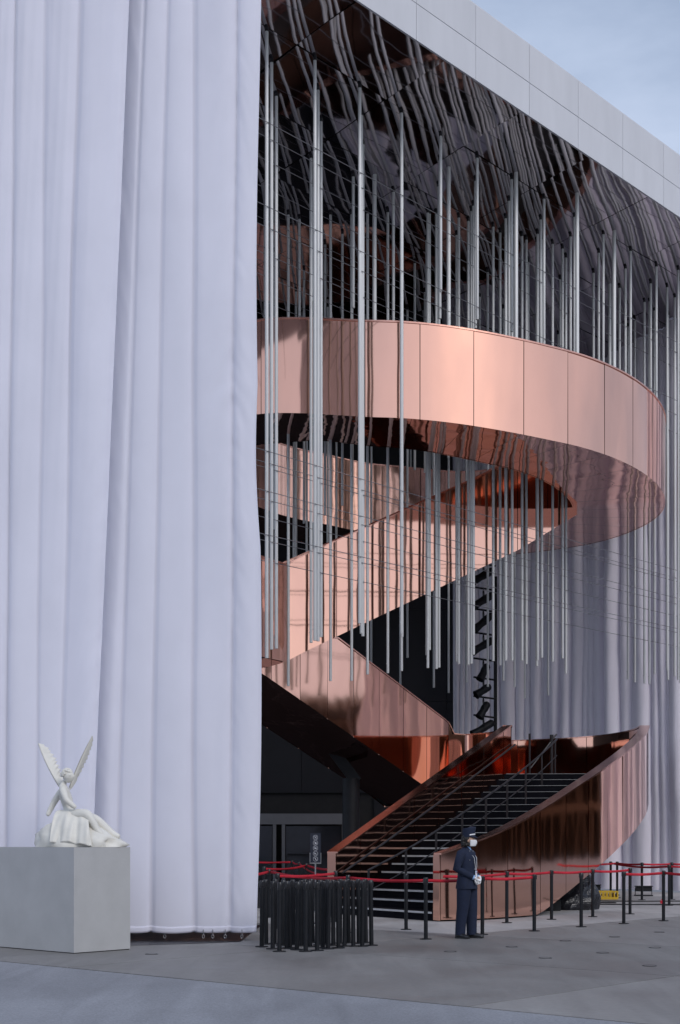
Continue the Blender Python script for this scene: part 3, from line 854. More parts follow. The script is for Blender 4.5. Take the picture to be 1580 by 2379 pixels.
mb = MB(); mb.poly([(-3.2, 20.55, 0.005), (-2.2, 20.95, 0.005), (-1.5, 21.35, 0.005), (-1.4, 25.5, 0.005), (-6.5, 25.5, 0.005), (-6.5, 20.9, 0.005)])  # added dark sheet: stands for the shade and wet floor below the hem
tag(mb.build('hem_shade_sheet', M_TARP), 'dark sheet standing for shade and wet floor under the hem of the front curtain', 'shade sheet')
def curtain_rear():
    path = catmull([(14.2, 39.0), (12.6, 39.7), (11.0, 40.5), (9.75, 41.3), (8.6, 42.4), (7.5, 43.8), (6.3, 45.3), (4.9, 46.3), (3.72, 46.75)], 40)
    acc_ = [0.0]
    for k in range(1, len(path)): acc_.append(acc_[-1] + math.dist(path[k], path[k - 1]))
    rnd = random.Random(5)
    b = [0.0]
    while b[-1] < acc_[-1]: b.append(b[-1] + rnd.choice([0.13, 0.18, 0.26, 0.36, 0.5, 0.62]))
    b[-1] = acc_[-1]
    drift = [rnd.uniform(-0.22, 0.22) for _ in b]
    drift[0] = drift[-1] = 0
    NS = 900; NZ = 60
    root = empty('rear_curtain', (8.5, 41.4, 0), 'tall lilac grey shaded curtain closing the right side behind the ring', 'curtain')
    def pos(s):
        s = min(max(s, 0), acc_[-1])
        for k in range(1, len(acc_)):
            if acc_[k] >= s:
                t = (s - acc_[k - 1]) / max(1e-6, acc_[k] - acc_[k - 1]); p = V2(path[k - 1]).lerp(V2(path[k]), t)
                d = (V2(path[k]) - V2(path[k - 1])).normalized(); return p, Vector((d.y, -d.x))
        return V2(path[-1]), Vector((1, 0))
    base = [pos(acc_[-1] * q / NS) for q in range(NS + 1)]
    rows = []
    for i in range(NZ + 1):
        h = i / NZ; row = []
        bb = [max(0, b[k] + drift[k] * (1 - h) * 1.2 + 0.05 * noise.noise(Vector((k * 1.7, h * 5, 2)))) for k in range(len(b))]
        bb[0] = 0; bb[-1] = acc_[-1]
        for q in range(NS + 1):
            s = acc_[-1] * q / NS; p, nv = base[q]
            if q == 0: sgn = None
            y = fold_wave(s, bb, 0.62, 0.75) * (0.75 + 0.6 * noise.noise(Vector((s * 0.8, h * 2.2, 3.3)))) + 0.05 * noise.noise(Vector((s * 1.1, h * 6, 7))) + 0.02 * noise.noise(Vector((s * 4, h * 30, 1)))
            # face the room: the ring's centre
            nv2 = nv if nv.dot(RC - p) > 0 else -nv
            pp = p + nv2 * y
            n_, d_ = to_site(pp)
            ztop = soffit_z(n_) - 0.02
            row.append((pp.x, pp.y, 0.05 + (ztop - 0.05) * h))
        rows.append(row)
    mb = MB(); mb.grid(rows, True); o = mb.build('cloth', M_CURT_B, root)
    return root
curtain_rear()

# ------------------------------------------------------------------ plinth and a plain stand-in sculpture
pc = Vector((-3.59, 19.16)); pl_r = D * 0.98; pl_l = -O * 0 + Vector((-D.y, D.x)) * 1.95
plinth = [tuple(pc), tuple(pc + pl_r), tuple(pc + pl_r + pl_l), tuple(pc + pl_l)]
mb = MB(); mb.prism(plinth, 0.012, 1.434)
po = mb.build('plinth', M_PLINTH)
bv = po.modifiers.new('bevel', 'BEVEL'); bv.width = 0.006; bv.segments = 2
tag(po, 'large plain off-white block plinth under the winged sculpture', 'plinth')
mb = MB(); cc = sum((Vector(p) for p in plinth), Vector((0, 0))) / 4
mb.prism([tuple(cc + (Vector(p) - cc) * 0.985) for p in plinth], 0.0, 0.012); mb.build('base_gap', M_CORE, po)

def loft(mb, rings, seg=16):
    """rings: (centre, axis_u * r, axis_v * r)"""
    rows = []
    for c, a, b in rings:
        c, a, b = Vector(c), Vector(a), Vector(b)
        rows.append([c + a * math.cos(2 * math.pi * j / seg) + b * math.sin(2 * math.pi * j / seg) for j in range(seg)])
    mb.grid(rows, True, True); mb.poly(rows[0][::-1]); mb.poly(rows[-1])
def skin_mesh(name, verts, edges, radii, m, parent, sub=2, root=0):
    me = bpy.data.meshes.new(name); me.from_pydata(verts, edges, []); me.update()
    o = bpy.data.objects.new(name, me); col.objects.link(o)
    md = o.modifiers.new('skin', 'SKIN'); md.use_smooth_shade = True; md.branch_smoothing = 0.5
    for k, r in enumerate(radii):
        sv = me.skin_vertices[0].data[k]; sv.radius = r if isinstance(r, tuple) else (r, r); sv.use_root = (k == root)
    ss = o.modifiers.new('sub', 'SUBSURF'); ss.levels = sub; ss.render_levels = sub
    dg = bpy.context.evaluated_depsgraph_get(); dg.update()
    m2 = bpy.data.meshes.new_from_object(o.evaluated_get(dg)); m2.name = name
    bpy.data.objects.remove(o, do_unlink=True)
    m2.polygons.foreach_set('use_smooth', [True] * len(m2.polygons))
    m2.materials.clear(); m2.materials.append(m)
    ob = bpy.data.objects.new(name, m2); col.objects.link(ob); ob.parent = parent
    return ob
# a single seated winged figure on a rock: local x to the right along the plinth's long side as seen from the front
SX = (pc + pl_r * 0.5 + pl_l * 0.52)
stat = empty('winged_sculpture', (-3.66, 19.9, 1.436), 'white winged figure sculpture seated on a draped rock on the plinth', 'sculpture', rz=R(-8))
stat.scale = (1.08, 1.08, 1.08)
rk = MB()
def rockfn(p):
    q = p.copy()
    f = 1 + 0.28 * noise.noise(p * 4.2) + 0.12 * noise.noise(p * 11)
    q *= f
    return q
rows = []
SEG = 40
prof = [(0.0, 1.0), (0.05, 1.03), (0.11, 0.98), (0.17, 0.95), (0.23, 0.86), (0.29, 0.74), (0.34, 0.5), (0.36, 0.25), (0.362, 0.02)]
for (z, f) in prof:
    row = []
    for j in range(SEG):
        a = 2 * math.pi * j / SEG
        x = math.cos(a) * 0.58 * f * (1 + 0.0); y = math.sin(a) * 0.27 * f
        k = 1 + 0.22 * noise.noise(Vector((math.cos(a) * 2.2, math.sin(a) * 2.2, z * 6))) + 0.08 * noise.noise(Vector((math.cos(a) * 6, math.sin(a) * 6, z * 14)))
        zz = z * (1 - 0.42 * max(0, x) / 0.58) if z > 0 else 0
        row.append((x * k, y * k, zz))
    rows.append(row)
rk.grid(rows, True, True); rk.poly(rows[-1])
local('rock_base', rk.mesh('rock_base'), stat).data.materials.append(M_MARBLE)
sv = [(-0.12, 0, 0.42), (-0.14, 0, 0.52), (-0.17, -0.01, 0.64), (-0.20, -0.02, 0.75), (-0.20, -0.03, 0.82), (-0.17, -0.05, 0.86),
      (-0.17, -0.14, 0.745), (-0.10, -0.20, 0.60), (0.02, -0.16, 0.50),
      (-0.26, 0.09, 0.74), (-0.38, 0.12, 0.58), (-0.45, 0.06, 0.40),
      (-0.08, -0.09, 0.40), (0.16, -0.14, 0.44), (0.30, -0.13, 0.20), (0.37, -0.14, 0.15),
      (-0.06, 0.08, 0.40), (0.20, 0.06, 0.37), (0.46, 0.03, 0.16), (0.55, 0.01, 0.13)]
se = [(0, 1), (1, 2), (2, 3), (3, 4), (4, 5), (3, 6), (6, 7), (7, 8), (3, 9), (9, 10), (10, 11), (0, 12), (12, 13), (13, 14), (14, 15), (0, 16), (16, 17), (17, 18), (18, 19)]
srad = [(0.115, 0.10), (0.098, 0.085), (0.118, 0.10), (0.09, 0.078), 0.046, 0.04, 0.054, 0.045, 0.03, 0.054, 0.044, 0.032, 0.09, 0.07, 0.047, 0.034, 0.09, 0.07, 0.046, 0.033]
skin_mesh('figure', sv, se, srad, M_MARBLE, stat)
hd = MB()
def facefn(p):
    q = p.copy()
    if q.x > 0.03: q.x += 0.018 * math.exp(-((q.z + 0.005) / 0.02) ** 2 - (q.y / 0.014) ** 2) + 0.006 * math.exp(-((q.z + 0.055) / 0.015) ** 2 - (q.y / 0.02) ** 2)
    if q.z < -0.04: q.y *= 0.85
    return q
hd.ell((-0.115, -0.075, 0.915), (0.072, 0.06, 0.085), 24, 18, facefn)
local('head', hd.mesh('head'), stat).data.materials.append(M_MARBLE)
hr = MB()
rh = random.Random(3)
for k in range(70):
    a = rh.uniform(0, 2 * math.pi); e = rh.uniform(-0.1, 1.4)
    v = Vector((math.cos(a) * math.cos(e) * 0.07 - 0.012, math.sin(a) * math.cos(e) * 0.062, math.sin(e) * 0.085 + 0.012))
    if v.x > 0.04 and v.z < 0.05: continue
    hr.ell(Vector((-0.12, -0.075, 0.915)) + v, (0.018, 0.017, 0.016), 7, 5)
local('hair', hr.mesh('hair'), stat).data.materials.append(M_MARBLE)
def wing(tip, root, width, back):
    mb = MB(); root = Vector(root); tip = Vector(tip); ax = (tip - root); bk = Vector(back); bk = (bk - ax.normalized() * bk.dot(ax.normalized())).normalized()
    nrm = ax.normalized().cross(bk).normalized()
    rows = []; NW_ = 40; NC = 13
    for side in (1, -1):
        rows = []
        for k in range(NW_ + 1):
            f = k / NW_
            wd = width * (0.35 + 1.6 * f) * (1 - f) ** 0.62 * 1.15 + 0.004
            fr = (f * 11) % 1.0                       # feather ends notch the trailing edge
            wd *= 1 - 0.30 * fr * (f > 0.12)
            sweep = bk * (0.10 * f * (1 - f)) * -1
            row = []
            for c in range(NC):
                g = c / (NC - 1)
                th = 0.020 * (1 - g) ** 0.5 * (1 - 0.7 * f) * math.sin(math.pi * min(1, g * 6 + 0.15) * 0.5) + 0.004 * math.sin((f * 11 - g * 1.5) * 2 * math.pi) * g * (1 - f)
                row.append(root + ax * f + ax.normalized() * (0.10 * g * (1 - f)) + sweep + bk * (wd * g) + nrm * (side * (0.004 * (1 - g) + th)))
            rows.append(row)
        mb.grid(rows, True)
    w_ = local('wing', mb.mesh('wing'), stat); w_.data.materials.append(M_MARBLE)
wing((-0.60, 0.14, 1.36), (-0.26, 0.07, 0.74), 0.19, (0.55, 0.45, 0.1))
wing((0.13, 0.16, 1.45), (-0.17, 0.09, 0.74), 0.13, (0.35, 0.75, -0.25))
dr = MB(); rows = []
for i in range(60):                # cloth over the lap and down the rock
    t = i / 59; row = []
    for j in range(40):
        s = j / 39
        fold = 0.016 * math.sin(t * 15 + 3.2 * s + 1.5 * math.sin(s * 4 + t * 2)) * (0.15 + s) + 0.008 * math.sin(t * 31 + 5 * s) * s
        x = -0.26 + (0.40 + 0.16 * s) * t - 0.03 * s
        y = -0.07 - 0.10 * math.sin(math.pi * min(1, s * 1.1) * 0.5) - 0.13 * s - fold
        z = 0.475 - 0.05 * t - 0.02 * s - 0.40 * s ** 1.8 + fold * 0.6 + 0.03 * math.sin(t * 3.1) 
        z = max(z, 0.02 + 0.01 * math.sin(t * 40))
        row.append((x, y, z))
    rows.append(row)
dr.grid(rows, True)
dro = local('drapery', dr.mesh('drapery'), stat); dro.data.materials.append(M_MARBLE)
sd = dro.modifiers.new('thickness', 'SOLIDIFY'); sd.thickness = 0.018

# ------------------------------------------------------------------ stanchions with belts
def stanchion_proto():
    root = empty('stanchion', (0, 0, 0), 'x', 'stanchion')
    b = MB(); b.tube([(0, 0, 0.0), (0, 0, 0.010), (0, 0, 0.013)], [0.094, 0.094, 0.088], 24)
    local('base_plate', b.mesh('base_plate'), root).data.materials.append(M_BLACK)
    b = MB(); b.tube([(0, 0, 0.013), (0, 0, 0.85)], 0.0315, 14)
    po_ = local('post', b.mesh('post'), root); po_.data.materials.append(M_BLACK)
    b = MB(); b.tube([(0, 0, 0.845), (0, 0, 0.85), (0, 0, 0.945), (0, 0, 0.953)], [0.0315, 0.0345, 0.0345, 0.029], 14)
    b.box((0.032, 0, 0.905), (0.016, 0.034, 0.07)); b.box((-0.032, 0, 0.905), (0.016, 0.034, 0.07)); b.box((0, 0.032, 0.905), (0.034, 0.016, 0.07))
    local('belt_head', b.mesh('belt_head'), root).data.materials.append(M_BLACKG)
    return root
proto = stanchion_proto(); used = [False]
def stanchion(u, v, label, group, tilt=(0, 0), rz=0.0):
    Y = 3300 * EYE / (v - 1949); x = (u - 790) / 3300 * Y
    if not used[0]: s = proto; used[0] = True
    else: s = copy_tree(proto)
    s.location = (x, Y, 0.0); s.rotation_euler = (tilt[0], tilt[1], rz)
    s['label'] = label; s['group'] = group
    return Vector((x, Y))
free = [(943.5, 2160, 'black belt stanchion standing before the lowest white stair nosings'),
        (989.4, 2182.5, 'black belt stanchion just left of the uniformed guard'),
        (1120.8, 2171.7, 'black belt stanchion just right of the uniformed guard'),
        (1177.6, 2144.3, 'first stanchion from the guard in the inner belt row by the copper wall'),
        (1241.4, 2163.4, 'second stanchion to the right of the guard in the front row'),
        (1281.5, 2136.6, 'second stanchion in the inner belt row by the copper wall'),
        (1350.4, 2153.8, 'black stanchion without a belt before the black tarpaulin heap'),
        (1377.2, 2130.2, 'stanchion in the inner row directly left of the yellow crate'),
        (1449.3, 2146.2, 'front stanchion where the right hand belt begins'),
        (1463.9, 2123.9, 'last stanchion of the inner belt row, right of the yellow crate'),
        (1541.7, 2139.8, 'front stanchion nearest the right edge, red tag on its post')]
P = []
for k, (u, v, lb_) in enumerate(free):
    P.append(stanchion(u, v, lb_, 'stanchions set out with belts', rz=random.uniform(0, 6)))
farr = [(1365.5, 2089.4, 'far stanchion behind the yellow crate, leftmost of the far row'), (1419, 2085, 'far stanchion right behind the yellow crate'), (1434, 2086, 'far stanchion just right of the yellow crate'),
        (1491.6, 2091, 'far stanchion before the black floor light by the curtain'), (1555, 2103.9, 'nearer of the pair of far stanchions at the right edge'), (1561, 2090, 'farther of the pair of far stanchions at the right edge')]
Q = [stanchion(u, v, lb_, 'far stanchions by the rear curtain') for u, v, lb_ in farr]
lef = [(780, 2142, 'stanchion in front of the lower left end of the copper stair wall'), (809, 2167, 'stanchion standing just behind the right end of the black cluster'), (645, 2157, 'stanchion behind the left end of the black cluster'),
       (626, 2132, 'dark stanchion further back beside the white curtain edge'), (614, 2116, 'stanchion half hidden by the white curtain edge'), (679, 2079, 'leftmost far stanchion before the glass doors'),
       (695, 2088, 'second far stanchion before the glass doors'), (712, 2098, 'far stanchion just left of the icon sign')]
T = [stanchion(u, v, lb_, 'stanchions in front of the entrance') for u, v, lb_ in lef]
clus = [(609, 2200), (648, 2211), (712, 2211), (735, 2209), (764, 2205), (690, 2207), (675, 2203), (787, 2203), (800, 2199), (821, 2199), (843, 2199), (862, 2197), (633, 2205), (750, 2203),
        (617, 2194), (657, 2197), (666, 2204), (700, 2198), (722, 2200), (741, 2196), (773, 2197), (682, 2195), (711, 2193), (758, 2194), (790, 2192), (810, 2191), (640, 2193), (832, 2192), (851, 2191), (726, 2190)]
for k, (u, v) in enumerate(clus):
    lb_ = {0: 'clustered black stanchion touching the white curtain edge', 11: 'rightmost stanchion of the tight black cluster'}.get(k, 'black stanchion standing in the tight cluster beside the white curtain')
    stanchion(u + random.uniform(-2, 2), v, lb_, 'stanchions crowded beside the curtain', tilt=(random.uniform(-0.012, 0.012), random.uniform(-0.03, 0.03)), rz=random.uniform(0, 6))
def belt(a, b, label, sag=0.012, z=0.905):
    dv = (b - a); ln = dv.length; dv.normalize(); nv = Vector((-dv.y, dv.x)); n = 14
    f = []; g = []; f2 = []; g2 = []
    for k in range(n + 1):
        t = k / n; p = a + dv * (0.04 + (ln - 0.08) * t); zz = z - sag * math.sin(math.pi * t) * ln; tw = 0.006 * math.sin(t * 9 + ln)
        f.append((p.x + nv.x * tw, p.y + nv.y * tw, zz - 0.024)); g.append((p.x - nv.x * tw, p.y - nv.y * tw, zz + 0.024))
    rows = [f, g]
    mb = MB(); mb.grid(rows, True)
    o = mb.build('barrier_belt', M_RED); tag(o, label, 'belt', 'red barrier belts')
    s = o.modifiers.new('thickness', 'SOLIDIFY'); s.thickness = 0.002
belt(T[1], P[1], 'red belt crossing in front of the stair nosings left of the guard')
belt(P[1], P[2], 'red belt passing behind the uniformed guard')
belt(P[2], P[4], 'red belt right of the guard in the front row')
belt(P[3], P[5], 'inner red belt against the copper wall, left span')
belt(P[5], P[7], 'inner red belt against the copper wall, middle span')
belt(P[7], P[9], 'inner red belt passing over the yellow crate')
belt(P[8], P[10], 'front red belt at the right, first span')
belt(P[10], Vector((6.6, 25.6)), 'front red belt running out at the right edge')
belt(P[3], Vector((1.75, 24.4)), 'short inner red belt disappearing behind the guard')
belt(Q[0], Q[2], 'far red belt behind the yellow crate'); belt(Q[2], Q[3], 'far red belt in the middle of the far row')
belt(Q[3], Q[5], 'far red belt before the rear curtain at the right'); belt(Q[1], Q[4], 'lower far red belt crossing the far row')
belt(Vector((6.1, 39.5)), Q[0], 'far red belt coming out from behind the copper wall')
belt(Q[5], Vector((11.2, 36.6)), 'far red belt leaving at the right edge'); belt(Q[4], Vector((10.3, 33.0)), 'far lower red belt leaving at the right edge')
belt(T[2], T[0], 'bright red belt behind the black cluster'); belt(T[3], T[1], 'long red belt just above the heads of the cluster')
belt(T[4], T[7], 'middle red belt in front of the glass doors'); belt(T[7], Vector((0.0, 30.4)), 'red belt ending at the copper stair wall'); belt(Vector((-2.6, 39.6)), T[5], 'farthest red belt before the glass doors')
belt(T[5], T[6], 'short far red belt before the glass doors'); belt(T[6], T[0], 'far red belt running forward past the icon sign'); belt(Vector((-2.0, 24.6)), T[3], 'red belt end coming out behind the curtain edge')

# ------------------------------------------------------------------ icon sign on a stand
SY = 26.0
sx = (733 - 790) / 3300 * SY
sg = empty('sign_stand', (sx, SY, 0), 'narrow dark sign with five round white icons on a thin stand', 'sign')
mb = MB(); mb.box((sx, SY, 1.385), (0.19, 0.02, 0.535)); pnl = mb.build('sign_panel', M_SIGN, sg)
mb = MB(); mb.box((sx, SY, 1.105), (0.21, 0.03, 0.02)); mb.box((sx - 0.1, SY, 1.2), (0.01, 0.03, 0.19)); mb.box((sx + 0.1, SY, 1.2), (0.01, 0.03, 0.19)); mb.build('clip_frame', M_STEEL, sg)
mb = MB(); mb.tube([(sx, SY, 0.015), (sx, SY, 1.1)], 0.013, 8); mb.build('pole', M_STEEL, sg)
mb = MB(); mb.tube([(sx, SY, 0), (sx, SY, 0.015)], 0.14, 20); mb.build('foot', M_BLACK, sg)
for k in range(5):
    z = 1.575 - k * 0.098; mb = MB(); y = SY - 0.0125
    mb.tube([(sx + 0.042 * math.cos(t * math.pi / 10), y, z + 0.042 * math.sin(t * math.pi / 10)) for t in range(21)], 0.0032, 5, False)
    mb.tube([(sx - 0.029, y, z + 0.029), (sx + 0.029, y, z - 0.029)], 0.003, 5)
    if k == 0: mb.tube([(sx - 0.015, y, z - 0.015), (sx + 0.02, y, z + 0.02)], 0.006, 6)
    elif k == 1: mb.box((sx, y, z - 0.004), (0.026, 0.003, 0.03)); mb.box((sx + 0.016, y, z - 0.002), (0.006, 0.003, 0.018))
    elif k == 2: mb.box((sx, y, z), (0.036, 0.003, 0.024)); mb.ell((sx, y, z + 0.0), (0.012, 0.004, 0.012), 8, 5)
    elif k == 3: mb.box((sx - 0.004, y, z + 0.002), (0.03, 0.003, 0.016)); mb.box((sx - 0.014, y, z - 0.014), (0.005, 0.003, 0.018)); mb.box((sx + 0.008, y, z - 0.014), (0.005, 0.003, 0.018))
    else: mb.ell((sx, y, z + 0.014), (0.008, 0.004, 0.008), 8, 5); mb.tube([(sx, y, z + 0.006), (sx, y, z - 0.01), (sx + 0.012, y, z - 0.024)], 0.005, 6)
    mb.build('icon', M_SIGNW, pnl)

# ------------------------------------------------------------------ lighting mast and spotlights
mast = empty('lighting_mast', (4.86, 44.4, 0), 'tall thin black mast carrying spotlights in front of the rear curtain', 'mast')
mb = MB(); mb.tube([(4.86, 44.4, 0), (4.86, 44.4, 9.75)], 0.055, 10); mb.build('pole', M_BLACK, mast)
mb = MB(); mb.box((4.86, 44.4, 0.03), (0.9, 0.9, 0.06)); mb.build('base_plate', M_BLACK, mast)
names_l = ['topmost', 'second', 'third', 'fourth', 'fifth', 'sixth', 'seventh', 'lowest']
rl = random.Random(11)
for k, v in enumerate((1338, 1395, 1445, 1500, 1560, 1604, 1648, 1692)):
    z = EYE + (1949 - v) / 3300 * 44.2
    mb = MB(); mb.tube([(4.86, 44.36, z + 0.34), (4.16, 44.24, z + 0.42)], 0.03, 8); mb.build('arm', M_BLACK, mast)
    sp = empty('spotlight', (4.45, 44.2, z), '%s black spotlight on the tall mast, counted from the top' % names_l[k] if k not in (0, 7) else '%s black spotlight on the tall mast' % names_l[k], 'spotlight', 'spotlights on the mast')
    an = rl.uniform(0.35, 0.75) if k not in (4, 6) else rl.uniform(1.0, 1.2)
    ax = Vector((-math.cos(an), -0.25, -math.sin(an))).normalized(); c = Vector((4.5, 44.2, z + 0.03))
    ln = 0.34 if k not in (4, 5, 6) else 0.22
    mb = MB(); mb.tube([c - ax * ln, c - ax * (ln - 0.05), c, c + ax * ln * 0.5, c + ax * ln], [0.07, 0.115, 0.125, 0.11, 0.125], 12); mb.build('body', M_BLACK, sp)
    mb = MB(); mb.tube([c + ax * (ln + 0.002), c + ax * (ln + 0.13)], [0.125, 0.145], 12, False); sdv = mb.build('barn_door', M_BLACK, sp)
    mb = MB(); mb.tube([c + ax * (ln - 0.005), c + ax * (ln + 0.001)], 0.11, 12); mb.build('lens', M_GLASS, sp)
    mb = MB(); mb.tube([c + Vector((-0.02, -0.15, 0)), c + Vector((-0.04, -0.15, 0.24)), c + Vector((-0.04, 0.0, 0.36)), c + Vector((-0.04, 0.14, 0.24)), c + Vector((-0.02, 0.15, 0))], 0.016, 6); mb.build('yoke', M_BLACK, sp)

# ------------------------------------------------------------------ things on the ground at the right
cx, cy = 6.75, 36.4
cr_ = empty('plastic_crate', (cx, cy, 0), 'yellow slatted plastic crate on the ground by the far stanchions', 'crate', rz=R(6))
mb = MB(); mb.box((0, 0, 0.012), (0.62, 0.42, 0.02)); local('floor', mb.mesh('floor'), cr_).data.materials.append(M_YEL)
for sy in (-1, 1):
    mb = MB(); mb.box((0, sy * 0.21, 0.20), (0.66, 0.025, 0.035)); mb.box((0, sy * 0.21, 0.04), (0.66, 0.02, 0.05))
    for q in range(8): mb.box((-0.315 + q * 0.09, sy * 0.21, 0.12), (0.03, 0.018, 0.13))
    local('side', mb.mesh('side'), cr_).data.materials.append(M_YEL)
for sx_ in (-1, 1):
    mb = MB(); mb.box((sx_ * 0.32, 0, 0.20), (0.025, 0.40, 0.035)); mb.box((sx_ * 0.32, 0, 0.05), (0.02, 0.40, 0.07)); mb.box((sx_ * 0.32, 0.15, 0.13), (0.018, 0.1, 0.12)); mb.box((sx_ * 0.32, -0.15, 0.13), (0.018, 0.1, 0.12))
    local('end', mb.mesh('end'), cr_).data.materials.append(M_YEL)
def floor_light(x, y, label):
    r = empty('floor_light', (x, y, 0), label, 'floor light', 'black floor lights')
    mb = MB(); mb.box((0, 0, 0.19), (0.42, 0.2, 0.13)); mb.box((0, -0.03, 0.265), (0.46, 0.24, 0.02))
    for q in range(6): mb.box((-0.17 + q * 0.068, 0.11, 0.19), (0.012, 0.04, 0.12))
    local('lamp_body', mb.mesh('lamp_body'), r).data.materials.append(M_BLACK)
    for s in (-1, 1):
        mb = MB(); mb.box((s * 0.225, 0, 0.11), (0.012, 0.04, 0.2)); local('bracket', mb.mesh('bracket'), r).data.materials.append(M_BLACK)
    mb = MB(); mb.box((0, 0, 0.015), (0.46, 0.3, 0.03)); local('base', mb.mesh('base'), r).data.materials.append(M_BLACK)
floor_light(8.25, 38.6, 'black floor light standing before the rear curtain near the right edge')
floor_light(7.05, 39.7, 'black floor light in the gap behind the copper wall')
# crumpled tarpaulin under the stair
tp = MB(); rows = []
for i in range(20):
    row = []
    for j in range(26):
        a = math.pi * 2 * j / 26; h = i / 19
        rr = (1 - h ** 2.2) * (1 + 0.22 * noise.noise(Vector((math.cos(a) * 2.4, math.sin(a) * 2.4, h * 3))))
        row.append((5.05 + math.cos(a) * 0.62 * rr + 0.35 * h, 31.3 + math.sin(a) * 0.5 * rr, 0.01 + 0.78 * h * (1 + 0.12 * noise.noise(Vector((math.cos(a) * 3, math.sin(a) * 3, h * 5))))))
    rows.append(row)
tp.grid(rows, False, True)
tag(tp.build('tarpaulin_heap', M_TARP), 'crumpled black plastic tarpaulin heap under the curved copper wall', 'tarpaulin')
mb = MB(); mb.box((4.5, 30.75, 0.12), (0.5, 0.45, 0.24)); bo = mb.build('black_case', M_BLACK); tag(bo, 'low black case on the ground left of the tarpaulin heap', 'case')
bb_ = bo.modifiers.new('bevel', 'BEVEL'); bb_.width = 0.015
# cables on the floor
for k, (y0, dy, xs, lb_) in enumerate(((33.6, -1.0, 4.9, 'black power cable lying straight across the far forecourt'), (35.2, -0.4, 5.6, 'second black cable lying in front of the yellow crate'))):
    mb = MB(); pts = [(xs + 6.5 * t / 14, y0 + dy * t / 14 + 0.06 * math.sin(t * 1.3), 0.014) for t in range(15)]
    mb.tube(pts, 0.014, 6); tag(mb.build('floor_cable', M_BLACK), lb_, 'cable')
mb = MB(); mb.box((6.0, 34.3, 0.012), (1.3, 0.28, 0.02)); tag(mb.build('cable_ramp', M_BLACK), 'flat dark board lying in front of the yellow crate', 'board')
mb = MB(); mb.box((6.5, 38.9, 0.02), (2.2, 0.5, 0.035)); tag(mb.build('curtain_weight', M_BLACK), 'low black ballast strip at the foot of the rear curtain', 'ballast')
mb = MB(); tagp = P[10]; mb.box((tagp.x - 0.05, tagp.y - 0.03, 0.36), (0.035, 0.03, 0.06)); mb.tube([(tagp.x - 0.05, tagp.y, 0.4), (tagp.x, tagp.y, 0.42)], 0.006, 5)
tag(mb.build('red_tag', M_RED), 'small red tag fixed to the front stanchion at the right', 'tag')
# flush floor light covers
for k, (u, v) in enumerate(((1532, 2166), (1428, 2177), (1314, 2186), (1522, 2202), (1401, 2214), (1267, 2226), (1509, 2244), (1046, 2211), (1189, 2200), (352, 2217))):
    Y = 3300 * EYE / (v - 1949); x = (u - 790) / 3300 * Y
    lbl = ['round floor cover close behind the front stanchion at the right edge', 'round floor cover in front of the stanchion where the right belt begins', 'round floor cover in front of the stanchion second right of the guard',
           'round floor cover at the right edge, second row from the stairs', 'round floor cover in the middle of the right hand forecourt', 'round floor cover right of the guard, nearer the viewer',
           'round floor cover nearest the lower right corner', 'round floor cover left of and before the guard', 'round floor cover just right of the guard\'s shoes', 'round floor cover right of the plinth'][k]
    rt = empty('floor_cover', (x, Y, 0), lbl, 'floor cover', 'round floor covers')
    mb = MB(); mb.tube([(x, Y, 0.0005), (x, Y, 0.004)], 0.075, 24); mb.build('disc', M_CONC, rt)
    mb = MB(); pts = [(x + 0.085 * math.cos(t * math.pi / 16), Y + 0.085 * math.sin(t * math.pi / 16), 0.002) for t in range(33)]; mb.tube(pts, 0.006, 5, False); mb.build('rim', M_BLACKG, rt)

# ------------------------------------------------------------------ the guard
pp = empty('person', (1.98, 22.15, 0.0), 'person in navy uniform, peaked cap, white mask and gloves, hands folded, facing right', 'person', rz=R(-28))
# body, local: x forward, y left
bvx = [(0, 0, 0.90), (0, 0, 1.05), (-0.005, 0, 1.22), (-0.01, 0, 1.36), (0.0, 0, 1.43), (0.02, 0, 1.50),
       (-0.01, -0.155, 1.35), (-0.06, -0.215, 1.10), (0.12, -0.12, 0.955), (0.20, -0.04, 0.915),
       (-0.01, 0.155, 1.35), (-0.04, 0.215, 1.10), (0.13, 0.11, 0.955), (0.20, 0.03, 0.925),
       (-0.02, -0.085, 0.84), (-0.035, -0.09, 0.47), (-0.06, -0.09, 0.10), (0.0, -0.095, 0.05),
       (0.02, 0.085, 0.84), (0.04, 0.09, 0.47), (0.05, 0.09, 0.10), (0.11, 0.09, 0.05)]
bed = [(0, 1), (1, 2), (2, 3), (3, 4), (4, 5), (3, 6), (6, 7), (7, 8), (8, 9), (3, 10), (10, 11), (11, 12), (12, 13), (0, 14), (14, 15), (15, 16), (16, 17), (0, 18), (18, 19), (19, 20), (20, 21)]
brd = [0.10, 0.09, 0.10, 0.07, 0.045, 0.05, 0.044, 0.030, 0.026, 0.020, 0.044, 0.030, 0.026, 0.020, 0.07, 0.042, 0.030, 0.022, 0.07, 0.042, 0.030, 0.022]
body = skin_mesh('body', bvx, bed, brd, M_SKIN, pp)
def padd(name, mb, m, parent=pp):
    o = local(name, mb.mesh(name), parent); o.data.materials.append(m); return o
hd = MB()
def hface(p):
    q = p.copy()
    if q.x > 0.03: q.x += 0.022 * math.exp(-((q.z + 0.012) / 0.018) ** 2 - (q.y / 0.014) ** 2)
    if q.z < -0.05: q.y *= 0.8; q.x += 0.008
    return q
HC = Vector((0.03, 0, 1.535)); hrot = Matrix.Rotation(R(16), 3, 'Z')
hd.ell((0, 0, 0), (0.092, 0.073, 0.112), 24, 18, hface)
hd.ell((-0.005, -0.075, -0.01), (0.018, 0.01, 0.028), 8, 6); hd.ell((-0.005, 0.075, -0.01), (0.018, 0.01, 0.028), 8, 6)
